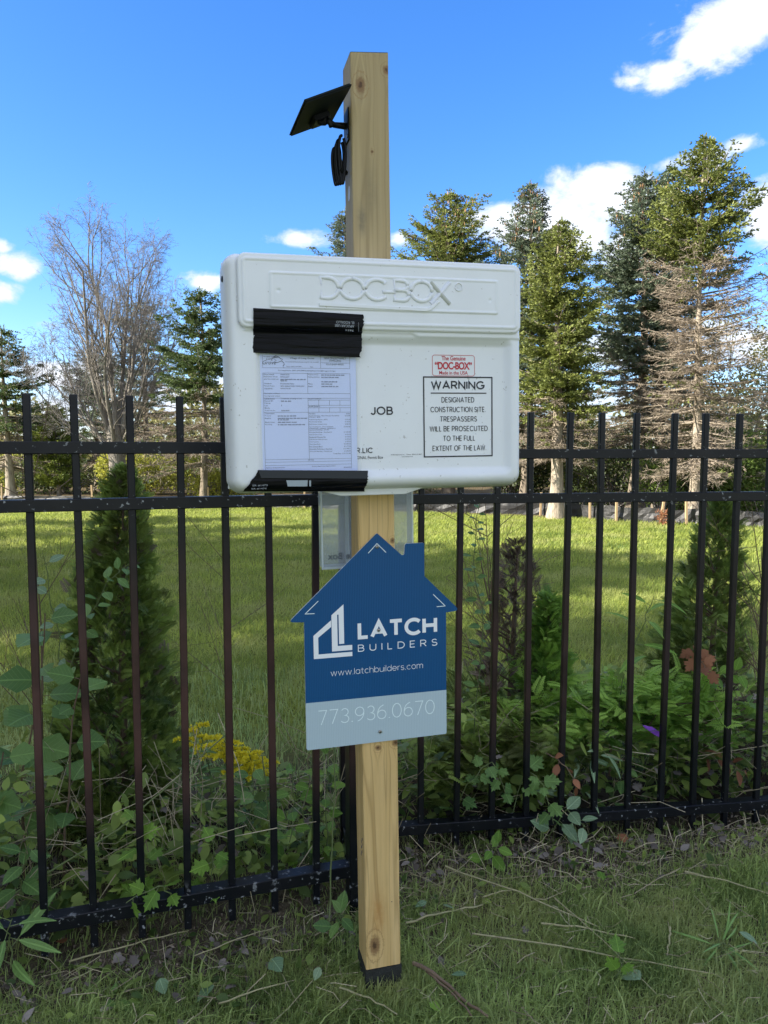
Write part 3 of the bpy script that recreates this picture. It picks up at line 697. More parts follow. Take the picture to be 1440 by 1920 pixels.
fb = link('fabric', pmesh('fabric', V, Fc, False), M['silt'], sf)
fb.modifiers.new('thick', 'SOLIDIFY').thickness = .006
stk = box(-.02, .02, -.02, .02, -.1, .47, .003); stk.materials.append(M['stake'])
for px_, py_, tl in [(-13, 20.3, 0), (-9.9, 19.55, .02), (-7.2, 18.65, -.04), (-4.1, 17.6, 0), (-1.8, 17.0, .03), (.6, 16.3, 0), (3.2, 15.42, .03), (3.95, 14.45, -.02), (4.33, 14.05, .0), (5.0, 13.62, .12), (5.38, 13.4, -.03), (5.95, 13.1, .02), (7.4, 12.55, .05), (8.8, 12.05, 0)]:
    link('stake', stk, parent=sf, mat=Matrix.Translation((px_, py_-.035, 0)) @ Matrix.Rotation(tl, 4, 'Y'))
fl = thing('marker_flag', 'small orange marker flag on a wire in the lawn at left', 'flag', Matrix.Translation((-6.28, 15.95, 0)))
link('wire', np_mesh('wire', *tubes([(np.array([[0, 0, 0], [0, 0, .3]]), .004)], 4)), M['steel'], fl)
link('pennant', pmesh('pennant', [(0, 0, .17), (.09, .01, .17), (.10, .02, .29), (0, 0, .29)], [(0, 1, 2, 3)]), M['orange'], fl)

# ------------------------------------------------------------------ metal fence
FA = .3185; FB = .141; S = .1206
def fl_(n): return (-.8845+n*S*math.cos(FA), 1.8709+n*S*math.sin(FA))
def fr_(n): return (.1211+n*S*math.cos(FB), 2.406+n*S*math.sin(FB))
fence = thing('metal_fence', 'black steel picket fence running across behind the wooden post', 'fence', Matrix.Translation((*fl_(7), 0)))
F0 = Vector((*fl_(7), 0))
def picket_mesh(top):
    w = .0095; me = box(-w, w, -w, w, .015, top, .0022, 1, 'picket'); return me
pkL = picket_mesh(1.469); pkR = picket_mesh(1.452)
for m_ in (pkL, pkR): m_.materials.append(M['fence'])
rp = random.Random(3)
for n in list(range(-7, 7)):
    x, y = fl_(n); link('picket', pkL, parent=fence, mat=Matrix.Translation(Vector((x, y, 0))-F0) @ Euler((rp.uniform(-.004, .004), rp.uniform(-.006, .006), FA+rp.uniform(-.06, .06))).to_matrix().to_4x4())
for n in list(range(-1, 18)):
    x, y = fr_(n); link('picket', pkR, parent=fence, mat=Matrix.Translation(Vector((x, y, 0))-F0) @ Euler((rp.uniform(-.004, .004), rp.uniform(-.006, .006), FB+rp.uniform(-.06, .06))).to_matrix().to_4x4())
def rail(p0, p1, z, h=.031, d=.029, bend=0):
    v = Vector((p1[0]-p0[0], p1[1]-p0[1], 0)); L = v.length; a = math.atan2(v.y, v.x)
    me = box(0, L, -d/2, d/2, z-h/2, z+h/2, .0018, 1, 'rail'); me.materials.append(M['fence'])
    return link('rail', me, parent=fence, mat=Matrix.Translation(Vector((p0[0], p0[1], 0))-F0) @ Matrix.Rotation(a, 4, 'Z'))
pA = fl_(-7.4); pB = fl_(6.82); pC = fr_(-1.78); pD = fr_(17.5)
for z in (1.336, 1.192): rail(pA, pB, z)
rail(pA, pB, .104, .036, .044)
for z in (1.318, 1.174): rail(pC, pD, z)
rail(pC, pD, .086, .034, .040)
for z in (1.336, 1.192, .104): rail((fl_(7)[0]-.008, fl_(7)[1]+.026), (fr_(-2)[0], fr_(-2)[1]-.026), z)
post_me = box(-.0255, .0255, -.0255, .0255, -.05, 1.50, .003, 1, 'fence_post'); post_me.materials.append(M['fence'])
cap_me = join('post_cap', [box(-.029, .029, -.029, .029, 1.50, 1.515, .002), box(-.02, .02, -.02, .02, 1.515, 1.524, .004)]); cap_me.materials.append(M['fence'])
for (x, y), a in ((fl_(7), FA), (fr_(-2), FB)):
    p = link('fence_post', post_me, parent=fence, mat=Matrix.Translation(Vector((x, y, 0))-F0) @ Matrix.Rotation(a, 4, 'Z'))
    link('post_cap', cap_me, parent=p)

# ------------------------------------------------------------------ the post and what hangs on it
RIG = Matrix.Translation((-.0009, 1.8192, 0)) @ Matrix.Rotation(.2449, 4, 'Z') @ Matrix.Rotation(-.0151, 4, 'Y')
def rig(x, y, z): return RIG @ Matrix.Translation((x, y, z))
def shift(me, x, y, z): me.transform(Matrix.Translation((-x, -y, -z))); return me

# post: sawn timber with slightly wavering arrises
post = thing('wooden_post', 'square pine post with knots holding the white box and the blue sign', 'post', rig(0, 0, 0))
r = np.random.default_rng(9); zz = np.linspace(.02, 2.239, 90); c = .0022; hw = .0445
prof = [(-hw+c, 0), (hw-c, 0), (hw, c), (hw, .089-c), (hw-c, .089), (-hw+c, .089), (-hw, .089-c), (-hw, c)]
wob = np.stack([np.interp(zz, np.linspace(0, 2.24, 24), r.normal(size=24)*.0006) for _ in range(8)], 1)
V = []; Fc = []
for i_, z in enumerate(zz):
    for k, (x, y) in enumerate(prof):
        V.append((x+math.copysign(wob[i_, k], x), y+wob[i_, (k+3) % 8]*.6, z+(.004*(x/hw) if i_ == len(zz)-1 else 0)))
for i_ in range(len(zz)-1):
    for k in range(8): Fc.append((i_*8+k, i_*8+(k+1) % 8, i_*8+8+(k+1) % 8, i_*8+8+k))
Fc.append(tuple(range(7, -1, -1)))
link('timber', pmesh('timber', V, Fc), M['wood'], post)
nn = (len(zz)-1)*8
link('end_grain', pmesh('end_grain', [(v[0]*.997, (v[1]-.0445)*.997+.0445, v[2]+.0012) for v in V[nn:nn+8]], [tuple(range(8))]), M['wood_end'], post)
V = []; Fc = []; zz = np.linspace(-.18, .0195, 16); h2 = .0468
prof2 = [(-h2, -.003), (-h2*.5, -.0034), (0, -.003), (h2*.5, -.0034), (h2, -.003), (h2, .045), (h2, .092), (0, .0925), (-h2, .092), (-h2-.0004, .045)]
for z in zz:
    for x, y in prof2: V.append((x+r.normal()*.0006, y+r.normal()*.0006, z+(r.normal()*.0012 if z > 0 else 0)))
for i_ in range(len(zz)-1):
    for k in range(10): Fc.append((i_*10+k, i_*10+(k+1) % 10, i_*10+10+(k+1) % 10, i_*10+10+k))
Fc.append(tuple((len(zz)-1)*10+k for k in range(10)))
link('coated_base', pmesh('coated_base', V, Fc), M['tar'], post)
# faded grade-stamp dashes on the left face
ds = []
for q in range(9):
    a = box(-.0452, -.0447, .018+.005*(q % 3)+.003*(q//3), .021+.005*(q % 3)+.003*(q//3), .352-.012*(q//2)-.004*(q % 2), .358-.012*(q//2)-.004*(q % 2)); ds.append(a)
link('grade_stamp', join('grade_stamp', ds), M['greyink'], post)
link('nail', np_mesh('nail', *tubes([(np.array([[.024, .001, .19], [.024, -.0006, .19]]), .0013)], 8, True)), M['ink'], post)

# ---- writing, turned to flat mesh and fitted to the space it fills
FONT = None
def arc(cx, cz, rx, rz, a0, a1, n=14): return [(cx+rx*math.cos(R(a0+(a1-a0)*k/(n-1))), cz+rz*math.sin(R(a0+(a1-a0)*k/(n-1)))) for k in range(n)]
def bez(a, b, c_, n=10): return [((1-u)**2*a[0]+2*u*(1-u)*b[0]+u*u*c_[0], (1-u)**2*a[1]+2*u*(1-u)*b[1]+u*u*c_[1]) for u in [k/(n-1) for k in range(n)]]
S_ = arc(.31, .745, .28, .255, 25, 270)[:-1]+arc(.31, .245, .31, .245, 90, -155)
GLYPH = {
 'A': (.84, [[(0, 0), (.42, 1), (.84, 0)], [(.15, .30), (.69, .30)]]),
 'B': (.66, [[(0, .52), (0, 1), (.34, 1)]+arc(.36, .76, .24, .24, 88, -90)+[(0, .52)], [(.36, .52)]+arc(.40, .26, .26, .26, 88, -90)+[(0, 0), (0, .52)]]),
 'C': (.86, [arc(.48, .5, .48, .5, 42, 318, 24)]), 'D': (.76, [[(0, .5), (0, 1), (.28, 1)]+arc(.30, .5, .46, .5, 88, -88, 18)+[(.28, 0), (0, 0), (0, .5)]]),
 'E': (.56, [[(.56, 1), (0, 1), (0, 0), (.56, 0)], [(0, .51), (.50, .51)]]), 'F': (.54, [[(.54, 1), (0, 1), (0, 0)], [(0, .50), (.48, .50)]]),
 'G': (.90, [arc(.48, .5, .48, .5, 42, 335, 24)+[(.93, .46), (.55, .46)]]), 'H': (.72, [[(0, 0), (0, 1)], [(.72, 0), (.72, 1)], [(0, .51), (.72, .51)]]),
 'I': (0, [[(0, 0), (0, 1)]]), 'J': (.48, [[(.48, 1), (.48, .27)]+arc(.24, .25, .24, .25, 0, -165)]), 'L': (.50, [[(0, 1), (0, 0), (.50, 0)]]),
 'N': (.74, [[(0, 0), (0, 1), (.74, 0), (.74, 1)]]), 'O': (.96, [arc(.48, .5, .48, .5, 90, 450, 30)]),
 'P': (.62, [[(0, 0), (0, 1), (.32, 1)]+arc(.34, .72, .28, .28, 88, -90)+[(0, .44)]]), 'R': (.66, [[(0, 0), (0, 1), (.34, 1)]+arc(.36, .73, .27, .27, 88, -90)+[(0, .46)], [(.34, .46), (.66, 0)]]),
 'S': (.62, [S_]), 'T': (.74, [[(0, 1), (.74, 1)], [(.37, 1), (.37, 0)]]), 'U': (.70, [[(0, 1), (0, .34)]+arc(.35, .34, .35, .34, 180, 360)+[(.70, 1)]]),
 'W': (1.16, [[(0, 1), (.29, 0), (.58, 1), (.87, 0), (1.16, 1)]]), 'X': (.76, [[(0, 0), (.76, 1)], [(0, 1), (.76, 0)]]), 'M': (.86, [[(0, 0), (0, 1), (.43, .3), (.86, 1), (.86, 0)]]),
 '0': (.66, [arc(.33, .5, .33, .5, 90, 450, 28)]), '3': (.58, [arc(.29, .755, .25, .245, 150, -88)+arc(.29, .255, .29, .255, 88, -150)]),
 '6': (.62, [arc(.31, .31, .31, .31, 0, 360, 24), bez((0, .31), (.0, .86), (.46, .99))]), '9': (.62, [arc(.31, .69, .31, .31, 0, 360, 24), bez((.62, .69), (.62, .14), (.16, .01))]),
 '7': (.58, [[(0, 1), (.58, 1), (.18, 0)]]), '.': (.06, [[(-.02, .03), (.08, .03)]]),
 'a': (.58, [arc(.29, .35, .29, .35, 0, 360, 20), [(.58, .7), (.58, 0)]]), 'b': (.58, [arc(.29, .35, .29, .35, 0, 360, 20), [(0, 1), (0, 0)]]), 'd': (.58, [arc(.29, .35, .29, .35, 0, 360, 20), [(.58, 1), (.58, 0)]]),
 'c': (.52, [arc(.29, .35, .29, .35, 45, 315, 16)]), 'e': (.58, [[(0, .36), (.58, .36)]+arc(.29, .35, .29, .35, 4, 318, 18)]), 'o': (.58, [arc(.29, .35, .29, .35, 90, 450, 20)]),
 'h': (.50, [[(0, 1), (0, 0)], [(0, .42)]+arc(.25, .42, .25, .28, 178, 0)+[(.50, 0)]]), 'u': (.50, [[(0, .7), (0, .28)]+arc(.25, .28, .25, .28, 180, 358)+[(.50, .28)], [(.50, .7), (.50, 0)]]),
 'm': (.86, [[(0, .7), (0, 0)], [(0, .45)]+arc(.215, .45, .215, .25, 178, 0)+[(.43, 0)], [(.43, .45)]+arc(.645, .45, .215, .25, 178, 0)+[(.86, 0)]]),
 'i': (0, [[(0, .7), (0, 0)], [(0, .90), (0, .96)]]), 'l': (0, [[(0, 1), (0, 0)]]), 'r': (.28, [[(0, .7), (0, 0)], [(0, .42)]+arc(.26, .42, .26, .28, 178, 80)]),
 's': (.44, [[(x*.71, z*.7) for x, z in S_]]), 't': (.34, [[(.14, .94), (.14, .14)]+arc(.28, .14, .14, .14, 180, 290, 8), [(0, .68), (.34, .68)]]), 'w': (.84, [[(0, .7), (.21, 0), (.42, .7), (.63, 0), (.84, .7)]])}
def ribbon(P, w, y):
    """a flat stroke of width w along P (x,z)"""
    P = [Vector(p) for p in P]; P = [p for k, p in enumerate(P) if k == 0 or (p-P[k-1]).length > 1e-7]; n = len(P); V = []
    closed = (P[0]-P[-1]).length < 1e-6
    for k in range(n):
        a = (P[k]-P[k-1]).normalized() if k else ((P[0]-P[-2]).normalized() if closed else (P[1]-P[0]).normalized())
        b = (P[k+1]-P[k]).normalized() if k < n-1 else ((P[1]-P[0]).normalized() if closed else a)
        t = (a+b); t = t.normalized() if t.length > 1e-3 else a; nn_ = Vector((-t.y, t.x)); c_ = max(.38, abs(nn_.dot(Vector((-a.y, a.x)))))
        V += [(P[k].x+nn_.x*w/2/c_, y, P[k].y+nn_.y*w/2/c_), (P[k].x-nn_.x*w/2/c_, y, P[k].y-nn_.y*w/2/c_)]
    return V, [(2*k, 2*k+1, 2*k+3, 2*k+2) for k in range(n-1)]
def letters(s, x0, x1, z0, z1, y, m, parent, w=.14, gap=.26, org=(0, 0, 0), name='lettering', word=.42):
    """w: stroke, gap: space between letters, both as parts of the letter height"""
    hz = (z1-z0); sw = w*hz; adv = 0; items = []
    for ch_ in s:
        if ch_ == ' ': adv += word; continue
        wd, ls = GLYPH[ch_]; items.append((adv, ls)); adv += wd+gap
    tot_ = adv-gap; sx = (x1-x0-sw)/tot_; sz = hz-sw; V = []; Fc = []; q = 0
    for a, ls in items:
        for l in ls:
            v, f_ = ribbon([(x0+sw/2+(a+px_)*sx, z0+sw/2+pz*sz) for px_, pz in l], sw, y-.00002*(q % 3)); q += 1
            Fc += [tuple(i__+len(V) for i__ in ff) for ff in f_]; V += v
    me = pmesh(name, [(a-org[0], b-org[1], c_-org[2]) for a, b, c_ in V], Fc)
    return link(name, me, m, parent)
def text(s, x0, x1, z0, z1, y, m, parent, off=0., ext=0., bev=0., mirror=False, flip=False, org=(0, 0, 0), name='lettering', space=1.0, slant=0., res=4, shear=0.):
    cu = bpy.data.curves.new('t', 'FONT'); cu.body = s; cu.offset = off
    if FONT: cu.font = FONT
    cu.extrude = ext; cu.bevel_depth = bev; cu.bevel_resolution = 2
    cu.space_character = space; cu.resolution_u = res; cu.align_x = 'CENTER'; cu.shear = shear
    ob = bpy.data.objects.new('t', cu); col.objects.link(ob)
    dg = bpy.context.evaluated_depsgraph_get(); me = bpy.data.meshes.new_from_object(ob.evaluated_get(dg)); bpy.data.objects.remove(ob); bpy.data.curves.remove(cu)
    n = len(me.vertices); co = np.empty(n*3); me.vertices.foreach_get('co', co); co = co.reshape(-1, 3)
    mn, mx = co.min(0), co.max(0)
    u = (co[:, 0]-mn[0])/(mx[0]-mn[0]); v = (co[:, 1]-mn[1])/(mx[1]-mn[1])
    if mirror: u = 1-u
    if flip: u = 1-u; v = 1-v
    sx = (x1-x0)/(mx[0]-mn[0])
    Z_ = z0+(z1-z0)*v + slant*(u-.5)
    Y_ = y - co[:, 2]*(1 if (ext or bev) else 0)
    out = np.stack([x0+(x1-x0)*u-org[0], Y_-org[1], Z_-org[2]], -1)
    me.vertices.foreach_set('co', out.ravel().astype(np.float32)); me.materials.clear(); me.update()
    if ext or bev: me.shade_smooth(); me.set_sharp_from_angle(angle=R(50))
    return link(name, me, m, parent)

# ---- white permit box
BO = (0, 0, 1.50)
pbox = thing('permit_box', 'white moulded plastic permit box with raised lettering on the wooden post', 'box', rig(*BO))
def sstep(a, b, x): t = np.clip((x-a)/(b-a), 0, 1); return t*t*(3-2*t)
def rrect(x, z, x0, x1, z0, z1, rad):
    cx, cz = (x0+x1)/2, (z0+z1)/2; qx = abs(x-cx)-(x1-x0)/2+rad; qz = abs(z-cz)-(z1-z0)/2+rad
    return -(np.hypot(np.maximum(qx, 0), np.maximum(qz, 0)) + np.minimum(np.maximum(qx, qz), 0) - rad)   # >0 inside
def shell(name, x0, x1, z0, z1, rad, hfun, edge, nx_, nz_, m, parent, org):
    """front surface over a rounded rectangle; depth from hfun(x, z, distance to the outline)"""
    e = np.array(edge)
    zs = np.concatenate([z0+e, np.linspace(z0+e[-1], z1-e[-1], nz_)[1:-1], (z1-e)[::-1]])
    us = None; V = np.empty((len(zs), 2*len(e)+nx_-2, 3)); cx = (x0+x1)/2
    for i_, z in enumerate(zs):
        dz = min(z-z0, z1-z); ins = 0
        if dz < rad: ins = rad-math.sqrt(max(0, rad*rad-(rad-dz)**2))
        a, b = x0+ins, x1-ins
        xs_ = np.concatenate([a+e, np.linspace(a+e[-1], b-e[-1], nx_)[1:-1], (b-e)[::-1]])
        V[i_, :, 0] = xs_; V[i_, :, 2] = z
    d = np.maximum(rrect(V[..., 0], V[..., 2], x0, x1, z0, z1, rad), 0)
    V[..., 1] = hfun(V[..., 0], V[..., 2], d)
    nz2, nx2 = V.shape[:2]; V = V.reshape(-1, 3)-np.array(org)
    i_ = (np.arange(nz2-1)[:, None]*nx2 + np.arange(nx2-1)[None]).ravel()
    T = np.concatenate([np.stack([i_, i_+1, i_+nx2+1], -1), np.stack([i_, i_+nx2+1, i_+nx2], -1)])
    return link(name, np_mesh(name, V, T, smooth=True), m, parent)
PL = M['plastic']
def h_body(x, z, d):
    E = .030; q = np.clip(d/E, 0, 1); y = -.092*(1-(1-q)**2.6)**(1/2.6)
    y = y + .0035*np.exp(-((d-.034)/.003)**2)*0
    rec = rrect(x, z, -.290, .315, 1.266, 1.588, .022); y = y + .014*sstep(0, .022, rec)
    # the moulded step under the lid, with its kink right of the middle
    zk = 1.583+.007*sstep(.085, .065, x)
    y = y - .004*sstep(.0, .004, z-zk)*sstep(.0, .006, rec+.03)
    # low ledge bulge over the mount
    return y
edge = [0, .0006, .0015, .003, .005, .008, .011, .0145, .018, .022, .026, .030, .034]
shell('body', -.352, .346, 1.236, 1.764, .034, h_body, edge, 230, 190, PL, pbox, BO)
def h_lid(x, z, d):
    y = -.0955-.0085*(1-(1-np.clip(d/.006, 0, 1))**2)**.5
    y -= .0028*sstep(.009, .0125, d) ; y += .0016*sstep(.0155, .0185, d)
    pn = rrect(x, z, -.254, .272, 1.6375, 1.7165, .006); y -= .0030*sstep(0, .003, pn); y += .0012*sstep(.005, .008, pn)
    for cx, cz in ((-.234, 1.676), (.251, 1.670)): y += .0022*np.exp(-(((x-cx)**2+(z-cz)**2)/.0032**2))
    return y
shell('lid', -.321, .330, 1.5955, 1.7545, .020, h_lid, [0, .0006, .0015, .003, .0045, .006, .009, .0107, .0125, .0155, .017, .0185], 260, 90, PL, pbox, BO)
link('lid_skirt', shift(join('lid_skirt', [box(-.310, .319, -.0960, -.0890, 1.5960, 1.599)]), *BO), PL, pbox)
# back pan, flange seen on the left, mounting ledge underneath
bk = box(-.349, .343, -.0015, .004, 1.246, 1.754, .002); link('back_plate', shift(bk, *BO), PL, pbox)
def ledge():
    pts = [(-.150, 1.240), (-.098, 1.2265), (.055, 1.2265), (.100, 1.240), (.100, 1.262), (-.150, 1.262)]
    return poly_prism('mount_ledge', pts, -.062, -.002)
link('mount_ledge', bevel_mesh('mount_ledge', shift(ledge(), *BO), .002, 2), PL, pbox)
hl = np_mesh('bolt_hole', *tubes([(np.array([[-.3440, -.052, 1.706], [-.3500, -.054, 1.706]]), .0068)], 14, True))
hl.transform(Matrix.Translation((-BO[0], -BO[1], -BO[2]))); link('bolt_hole', hl, M['ink'], pbox)
# raised lettering
YL = -.1069
LX, LZ, LH = -.1415, 1.6625, .0435
lines_ = []
for ch_, ox, k_ in (('D', 0, 1), ('O', .86, 1.06), ('C', 1.96, 1.06), ('B', 3.26, 1), ('O', 4.03, 1.0), ('X', 4.93, 1.18)):
    for l in GLYPH[ch_][1]:
        dn = .10 if ch_ == 'X' else 0
        lines_.append((np.array([(LX+(ox+px_*k_)*.0496*1.02, YL+.0006, LZ-dn*LH*(1-pz)+pz*LH) for px_, pz in l]), .0048))
lines_.append((np.array([(LX+a*.0506, YL+.0006, LZ+.40*LH) for a in (2.72, 3.0, 3.3)]), .0038))
V, T = tubes(lines_, 10, True); V[:, 1] = YL+.0006+(V[:, 1]-YL-.0006)*.95
link('raised_letters', shift(np_mesh('raised_letters', V, T, smooth=True), *BO), PL, pbox)
ul = poly_prism('raised_underline', [(-.147, 1.6445), (.098, 1.6405), (.108, 1.6425), (.130, 1.6625), (.122, 1.6635), (.101, 1.6480), (-.147, 1.6520)], YL-.0034, YL+.001)
link('raised_underline', bevel_mesh('u', shift(ul, *BO), .0012, 2), PL, pbox)
th_ = np.linspace(0, 2*np.pi, 25); V, T = tubes([(np.stack([.1745+.0085*np.cos(th_), 0*th_+YL-.001, 1.697+.0085*np.sin(th_)], -1), .0014)], 8)
link('raised_ring', shift(np_mesh('raised_ring', V, T, smooth=True), *BO), PL, pbox)
text('R', .1712, .178, 1.6930, 1.7012, YL-.0022, PL, pbox, off=.01, org=BO, name='raised_letters')
# flat print on the recessed front
YP = -.0788
def prt(s, x0, x1, z0, z1, m=M['ink'], **k): return text(s, x0, x1, z0, z1, YP, m, pbox, org=BO, **k)
def prl(s, x0, x1, z0, z1, m=M['ink'], **k): return letters(s, x0, x1, z0, z1, YP, m, pbox, org=BO, **k)
prl('JOB', -.029, .024, 1.4105, 1.4295, w=.17, gap=.30)
prl('R.LIC', -.064, -.025, 1.3240, 1.3365, w=.16, gap=.28)
prt('ORIGINAL Permit Box', -.076, -.001, 1.3105, 1.3175)
prt('DUB Industries Inc.   Phone  800-310-9867', .018, .092, 1.3180, 1.3206)
prt('www.docbox.com', .043, .070, 1.3132, 1.3158)
# red badge
def rr_frame(x0, x1, z0, z1, rad, w, n=7):
    def loop(a, b, c_, d_, r_):
        P_ = []
        for cx, cz, s0 in ((b-r_, d_-r_, 0), (a+r_, d_-r_, 90), (a+r_, c_+r_, 180), (b-r_, c_+r_, 270)):
            for q in range(n): t = R(s0+90*q/(n-1)); P_.append((cx+r_*math.cos(t), cz+r_*math.sin(t)))
        return P_
    o_ = loop(x0, x1, z0, z1, rad); i__ = loop(x0+w, x1-w, z0+w, z1-w, max(rad-w, .0001)); m_ = len(o_)
    V = [(a, YP, b) for a, b in o_+i__]; Fc = [(k, (k+1) % m_, m_+(k+1) % m_, m_+k) for k in range(m_)]
    return pmesh('frame', V, Fc)
link('badge_frame', shift(rr_frame(.1190, .2235, 1.4995, 1.5480, .006, .0011), *BO), M['red'], pbox)
prt('The Genuine', .142, .201, 1.5355, 1.5455, M['red'], off=.012, space=.95)
prt('“DOC-BOX”', .1255, .2165, 1.5145, 1.5325, M['red'], off=.030, space=.9)
prt('Made in the USA', .136, .206, 1.5030, 1.5115, M['red'], off=.012)
# warning panel
link('warning_frame', shift(rr_frame(.0965, .2680, 1.3115, 1.4985, .0003, .0030, 2), *BO), M['ink'], pbox)
prl('WARNING', .1155, .2475, 1.4690, 1.4885, w=.175, gap=.28)
link('warning_rule', shift(join('r', [pmesh('r', [(.1150, YP, 1.4590), (.2525, YP, 1.4590), (.2525, YP, 1.4615), (.1150, YP, 1.4615)], [(0, 1, 2, 3)])]), *BO), M['ink'], pbox)
for s, c0, w, z in [('DESIGNATED', .1815, .081, 1.4385), ('CONSTRUCTION SITE.', .1825, .137, 1.4160), ('TRESPASSERS', .1825, .092, 1.3940), ('WILL BE PROSECUTED', .1835, .144, 1.3715), ('TO THE FULL', .1840, .080, 1.3490), ('EXTENT OF THE LAW.', .1850, .134, 1.3260)]:
    prl(s, c0-w/2, c0+w/2, z, z+.0126, w=.125, gap=.30)
# little scuffs on the plastic
r = np.random.default_rng(77)
ms = []
for q in range(26):
    x, z = r.uniform(-.04, .31), r.uniform(1.275, 1.57); a = r.uniform(.0004, .0011)
    ms.append(pmesh('s', [(x-a, YP-.0002, z), (x, YP-.0002, z-a*.7), (x+a*1.2, YP-.0002, z), (x, YP-.0002, z+a*.6)], [(0, 1, 2, 3)]))
link('scuffs', shift(join('scuffs', ms), *BO), M['greyink'], pbox)

# ---- paper permit under a clear sleeve, taped on
PO = (-.17, -.085, 1.41); YPAP = -.0815
perm = thing('building_permit', 'printed permit sheet taped to the left front of the white box', 'paper', rig(*PO))
def sheet(name, x0, x1, z0, z1, y, amp, m, parent, org, seed, nx_=24, nz_=30, lean=0):
    r = np.random.default_rng(seed); X_, Z_ = np.meshgrid(np.linspace(x0, x1, nx_), np.linspace(z0, z1, nz_))
    Y_ = y + amp*(np.sin(X_*37+seed)*np.sin(Z_*29+seed*2)) - amp*abs(np.sin(Z_*21+X_*9))
    X_ = X_ + lean*(z1-Z_)
    V = np.stack([X_, Y_, Z_], -1).reshape(-1, 3)-np.array(org); i_ = (np.arange(nz_-1)[:, None]*nx_ + np.arange(nx_-1)[None]).ravel()
    T = np.concatenate([np.stack([i_, i_+1, i_+nx_+1], -1), np.stack([i_, i_+nx_+1, i_+nx_], -1)])
    return link(name, np_mesh(name, V, T, smooth=True), m, parent)
sheet('sheet', -.279, -.062, 1.262, 1.560, YPAP, .0003, M['paper'], perm, PO, 3)
sheet('clear_sleeve', -.286, -.054, 1.258, 1.560, YPAP-.0026, .0009, M['sleeve'], perm, PO, 5)
YT = YPAP-.0010
def ink(s, x0, z, h, w=None, m=M['ink'], off=0.0, name='print', right=None):
    w = w if w else len(s)*h*.62
    if right is not None: x0 = right-w
    return text(s, x0, x0+w, z, z+h, YT, m, perm, off=off, org=PO, name=name, res=2)
def rules(segs, w=.0005):
    Q = []
    for x0, z0, x1, z1 in segs:
        if abs(z1-z0) < 1e-6: Q.append(pmesh('q', [(x0, YT, z0-w/2), (x1, YT, z0-w/2), (x1, YT, z0+w/2), (x0, YT, z0+w/2)], [(0, 1, 2, 3)]))
        else: Q.append(pmesh('q', [(x0-w/2, YT, z0), (x0+w/2, YT, z0), (x0+w/2, YT, z1), (x0-w/2, YT, z1)], [(0, 1, 2, 3)]))
    link('form_lines', shift(join('form_lines', Q), *PO), M['greyink'], perm)
L_, R_ = -.270, -.076
def rowz(v): return 1.5415 - v*(1.5415-1.290)/1315.0      # from the height on the form
segs = []
def hline(v, a=L_, b=R_): segs.append((a, rowz(v), b, rowz(v)))
def vline(x, v0, v1): segs.append((x, rowz(v1), x, rowz(v0)))
MID = -.172
hline(145); hline(205, L_, R_); vline(L_, 0, 145); vline(-.224, 130, 145); vline(-.142, 0, 145); vline(R_, 0, 145); hline(82, -.142, R_)
for v in (205, 435, 490, 652, 1195, 1225, 1262): hline(v)
hline(512, MID, R_); hline(572, MID, R_); hline(600, MID, R_)
for xq in (-.148, -.124, -.100): vline(xq, 512, 572); vline(xq, 600, 652)
vline(L_, 205, 1315); vline(R_, 205, 1315); vline(MID, 205, 435); vline(MID, 490, 1195)
rules(segs)
ink('Village of Long Grove', -.210, rowz(48), .0052, .054)
ink('3110 Old McHenry Road, Long Grove, IL 60047', -.220, rowz(85), .0030, .074, M['greyink'])
ink('Phone: (847) 634-9440', -.218, rowz(136), .0028, .033, M['greyink']); ink('Fax:', -.165, rowz(136), .0026, .006, M['greyink'])
ink('NEW SINGLE FAMILY', -.134, rowz(40), .0042, .050); ink('DWELLING', -.122, rowz(68), .0042, .026); ink('25LG-JNSF-00325', -.130, rowz(112), .0042, .040)
ink('For Inspections: (847) 634-9440 buildingdepartment@longgrovevil.gov', -.236, rowz(184), .0034, .128)
# village crest drawn as a little bridge and script
text('Long', -.262, -.247, rowz(66), rowz(30), YT, M['greyink'], perm, org=PO, name='print', res=2, shear=.4)
text('Grove', -.270, -.240, rowz(108), rowz(62), YT, M['greyink'], perm, org=PO, name='print', res=2, shear=.4)
text('The Village of', -.268, -.248, rowz(28), rowz(14), YT, M['greyink'], perm, org=PO, name='print', res=2)
cr = []
cu = [(-.246, 20), (-.241, 8), (-.234, 22), (-.231, 40), (-.226, 48), (-.229, 66), (-.224, 84), (-.2225, 104), (-.226, 126)]
pl = np.array([(x, YT, rowz(v)) for x, v in cu]); cr.append((pl, .0006))
cu = [(-.246, 20), (-.250, 36), (-.244, 44), (-.240, 60), (-.246, 78), (-.238, 86), (-.230, 70)]
cr.append((np.array([(x, YT, rowz(v)) for x, v in cu]), .0005))
cr.append((np.array([(x, YT, rowz(v)) for x, v in [(-.247, 26), (-.240, 12), (-.233, 26), (-.240, 30), (-.247, 26)]]), .0008))
V, T = tubes(cr, 4); link('crest', shift(np_mesh('crest', V, T), *PO), M['greyink'], perm)
hh = .0029
